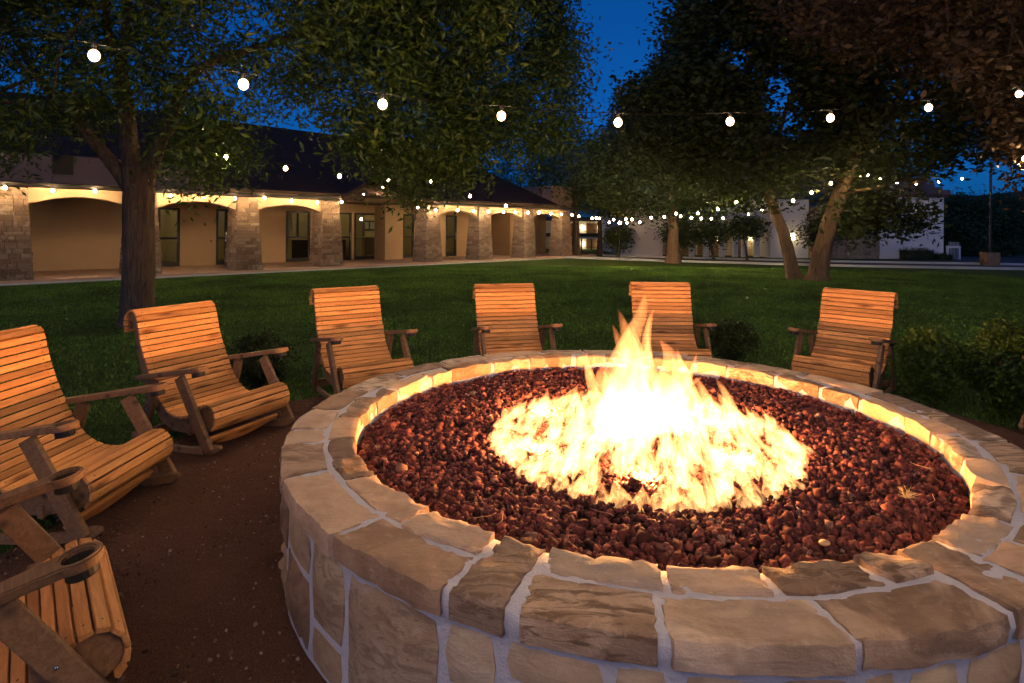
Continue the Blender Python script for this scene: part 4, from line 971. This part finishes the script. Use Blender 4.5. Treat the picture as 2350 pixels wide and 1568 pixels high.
# roads, kerbs, far ground
def strip(name, pts0, pts1, z, mat, lab, h=None):
    n = len(pts0); v = [(*p, z) for p in pts0]+[(*p, z) for p in pts1]; f = [(i, i+1, n+i+1, n+i) for i in range(n-1)]
    o = link(name, mesh(name, v, f, mat)); tag(o, lab, kind='structure')
    if h: s_ = o.modifiers.new('s', 'SOLIDIFY'); s_.thickness = h; s_.offset = -1
    return o
e0 = [(2, 34.6), (3.7, 33.7), (8, 31.4), (12.4, 29.6), (16, 28.3), (19.3, 27.7), (22.6, 27.2), (30, 26), (60, 22)]
off = lambda P_, d: [(x+.25*d, y+d) for x, y in P_]
strip('road', off(e0, .3), off(e0, 4.2), .006, ASPH, 'narrow asphalt road beyond the lawn')
strip('kerb', off(e0, .12), off(e0, .30), .11, PALE, 'pale kerb between the lawn and the road', .11)
e1 = e0[1:8]; strip('kerb', off(e1, 4.2), off(e1, 4.4), .11, PALE, 'pale kerb on the far side of the road', .11)
strip('pavement', [(4.6, 38.6), (8.2, 35.6)], [(6.4, 40), (9.6, 35.6)], .012, PALE, 'pale pavement leading to the motel wing')
strip('path', [(2.8, 35.2), (12, 34.9), (19, 33.6)], [(2.8, 35.9), (12, 35.5), (19, 34.2)], .016, PALE, 'pale path across the far lawn')
strip('road', [(21.5, 28.4), (26, 27.5), (60, 24)], [(23, 37), (32, 44), (90, 50)], .008, ASPH, 'asphalt drive curving away at the right')
# hill
nx, ny = 40, 14; V = []
for j in range(ny+1):
    for i in range(nx+1):
        x = -20+180*i/nx; y = 62+90*j/ny; u = j/ny; h = 9.5*sin(min(1, u*1.4)*pi/2)*(1/(1+math.exp(-(x-33)/7)))+1.1*mnoise.noise((x*.05, y*.05, 0))*u*3
        V.append((x, y, h-.3))
hl = link('hill', mesh('hill', V, [(j*(nx+1)+i, j*(nx+1)+i+1, (j+1)*(nx+1)+i+1, (j+1)*(nx+1)+i) for j in range(ny) for i in range(nx)], plain('hillside', (.045, .06, .03), .95, .1, 0, .3, .3), True)); tag(hl, 'dark wooded hillside behind the buildings', kind='structure')
for i, (xv, yv, Y_, rx, rz_, lab) in enumerate(((2205, 490, 47, 2.6, 1.9, 'dark green tree right of the tall white wall'), (2275, 500, 52, 2.3, 1.6, 'dark bushy tree behind the lamp post'), (2330, 480, 66, 5, 2.6, 'wooded clump on the hillside at the right edge'), (2170, 530, 44, 1.3, 1.0, 'low dark tree behind the pale gate'), (1240, 420, 62, 7, 5, 'dark tree behind the arcade end'), (1050, 420, 60, 6, 4.5, 'dark tree mass behind the arcade roof'))):
    cc = at(xv, yv, Y_); bb = Vector((cc.x, cc.y, 0)); r_ = np.random.default_rng(80+i); q = r_.normal(size=(220, 3)); q /= np.linalg.norm(q, axis=1)[:, None]; q *= r_.random((220, 1))**.35
    P = q*np.array([rx, 2.2, rz_])+np.array(cc); tree(lab, bb, [([bb, bb.lerp(cc, .6), cc], .22, .1)], P, 34, .26, LEAF_C, BARK, 80+i, .45, 0, .55, name='far_tree', grp='dark trees in the background')
for i, (xv, yv) in enumerate(((2255, 575), (2300, 570), (2335, 565), (2215, 572))):
    shrub(at(xv, yv, 42)*1, 1.6, 1.0, ['low bush on the far slope left of the stone block', 'low bush on the far slope right of the lamp post', 'low bush on the far slope at the right edge', 'low bush beside the pale gate'][i], 60, 26, .12, LEAF_C, 90+i, 'low bushes on the far slope')

# ------------------------------------------------------------------ lamp post of the string lights with its stone base
lp = ground(2273, 590); lp0 = thing('light_pole', 'dark pole holding the string lights, standing in a stone block', 'pole', lp)
hp = at(2273, 372, lp.y).z; link('pole', mesh('pole', *tube([Vector((0, 0, .5)), Vector((0, 0, hp))], .06, 10), FRAMEM), lp0)
b = MB(); rs = random.Random(4); b.box((-.27, -.27, 0), (.27, .27, .66))
for fx in range(4):
    z_ = 0
    while z_ < .62:
        h_ = min(rs.uniform(.09, .2), .68-z_); x_ = -.29
        while x_ < .25:
            w_ = min(rs.uniform(.12, .26), .29-x_); pr_ = rs.uniform(.28, .32); g_ = .008
            p_ = [(x_+g_, -pr_), (x_+w_-g_, -pr_), (x_+w_-g_, -.26), (x_+g_, -.26)]
            for _ in range(fx): p_ = [(-yy, xx) for xx, yy in p_]
            b.add(prism(p_, z_+g_, z_+h_-g_, 'z')); x_ += w_
        z_ += h_
link('stone_block', b.mesh('stone_block', ST_PIL), lp0)

# ------------------------------------------------------------------ string lights
V0, F0 = icos(2); V0 = V0*np.array([.042, .042, .048]); BM_near = bigmesh('bulb', V0, F0, BULB_M, True); V1, F1 = icos(1); BM_far = bigmesh('bulb', V0*np.array([1.15]*3), F0, BULB_F, True); BM_w = bigmesh('bulb', V0, F0, BULB_W, True); BM_h = bigmesh('bulb', V0*np.array([1.2]*3), F0, BULB_H, True)
BM_amb = bigmesh('bulb', V1*np.array([.09, .09, .09]), F1, AMBER, True)
SOCK = mesh('socket', *tube([Vector((0, 0, .040)), Vector((0, 0, .085))], .017, 8), DARK)
CABLE = plain('black_cable', (.006, .006, .006), .9, .05)
def strand(label, pts, near=False, ext=(), grp='strings of warm bulbs', slack=.10, cable=True, bm_=None):
    o = thing('string_lights', label, 'string lights', (0, 0, 0), 0, grp)
    for p in pts:
        b_ = link('bulb', bm_ or (BM_near if near else BM_far), o, p)
        if near: link('socket', SOCK, b_)
    if cable:
        P_ = [p+Vector((0, 0, .09)) for p in list(ext[:1])+list(pts)+list(ext[1:])]; c = []
        for a, b_ in zip(P_[:-1], P_[1:]):
            for k_ in range(6): t = k_/6; c.append(a.lerp(b_, t)-Vector((0, 0, slack*.18*4*t*(1-t))))
        c.append(P_[-1]); link('cable', mesh('cable', *tube(c, .003 if near else .005, 4, cap=False), CABLE), o)
    return o
def nums(P_, y0, sp):
    """bulbs sp metres apart: distance ahead from the gap between neighbours"""
    return P_
SA = [(209, 145), (553, 205), (873, 245), (1146, 267), (1414, 277), (1671, 270), (1901, 258), (2126, 230), (2333, 195)]
YA = [4.35, 4.65, 4.95, 5.3, 5.65, 6.0, 6.4, 6.9, 7.5]
pa = [at(x, y, Y) for (x, y), Y in zip(SA, YA)]
strand('nearest string of large bulbs sagging across the sky above the fire pit', pa+[at(2530, 150, 8.1)], True, (at(-160, 80, 4.1), at(2800, 60, 8.8)))
SB = [(517, 373), (653, 396), (777, 412), (889, 417), (986, 420), (1077, 452), (1160, 473), (1236, 487), (1312, 491), (1368, 497)]
YB = [11.2, 12.3, 13.6, 15, 16.4, 18, 20, 22, 24, 26.5]
strand('string of bulbs running away from the left tree in front of the dark roof', [at(x, y, Y) for (x, y), Y in zip(SB, YB)], False, (at(330, 330, 10.2),))
def onfac(xv, yv, s=-.66):
    t = tOn(xv, s); X, Y = -9.85+.69*t-.724*s, 21.25+.724*t+.69*s; return at(xv, yv, Y)
SC = [(10, 452), (120, 457), (217, 456), (390, 464), (464, 465), (538, 467), (606, 465), (668, 470), (727, 473), (783, 471), (833, 454), (876, 437), (919, 457), (958, 480), (1000, 485), (1050, 485), (1086, 486), (1120, 487), (1155, 487), (1182, 487), (1211, 488), (1264, 489), (1288, 490)]
strand('string of small bulbs along the eaves and gable of the arcade building', [onfac(*p) for p in SC], False, bm_=BM_h)
SD = [(1328, 494), (1358.5, 498), (1375, 498), (1398, 506.5), (1408, 500), (1439, 507), (1468, 505), (1524, 492), (1561.5, 489.5), (1586, 493), (1609, 494), (1632, 494), (1659, 492.5), (1687, 489), (1716, 482.5), (1747.5, 474), (1782, 462)]
strand('lowest string of small bulbs in front of the white building', [at(x, y, 27-(i*.15)) for i, (x, y) in enumerate(SD)])
SE = [(1436, 498), (1450, 499), (1494, 494), (1551, 484), (1601, 482), (1647, 472), (1688, 454.5)]
strand('string of small bulbs sloping up left of the slimmer oak', [at(x, y, 25-i*.5) for i, (x, y) in enumerate(SE)])
SG = [(1819, 449), (1861, 430), (1905, 408)]
strand('short rising string of bulbs between the two leaning oaks and the roof', [at(x, y, 18.6) for x, y in SG], False, (at(1716, 474, 19), at(1950, 392, 18.6)))
SH = [(1988, 387), (2018, 397), (2056, 403), (2101, 405), (2151, 401), (2206, 392), (2273, 371)]
strand('string of bulbs sagging from the thick oak to the dark pole', [at(x, y, 19.5+(lp.y-19.5)*i/6) for i, (x, y) in enumerate(SH)], False, (at(1960, 372, 19.5), ), slack=.1)
strand('string of bulbs entering at the right edge from the near oak', [at(2350, 343, 10), at(2450, 330, 9.2)], False)
al = thing('amber_lamp', 'bright amber lamp glowing in front of the small round tree', 'lamp', at(1422, 507, 33)); link('bulb', BM_amb, al)
link('pole', mesh('pole', *tube([Vector((0, 0, -al.location.z)), Vector((0, 0, -.1))], .035, 6), FRAMEM), al)
# unseen bulb strings added behind the camera to light the pit front
strand('added string of large bulbs behind the viewer lighting the pit front', [Vector((x, .3+.12*x, 3.1+.02*x*x)) for x in np.arange(-4.5, 6.5, 1.2)], True, bm_=BM_w, grp='added unseen strings of bulbs lighting the pit front')
strand('second added string of large bulbs behind the viewer', [Vector((x, -1.3, 2.9+.02*x*x)) for x in np.arange(-4, 6, 1.2)], True, bm_=BM_w, grp='added unseen strings of bulbs lighting the pit front')
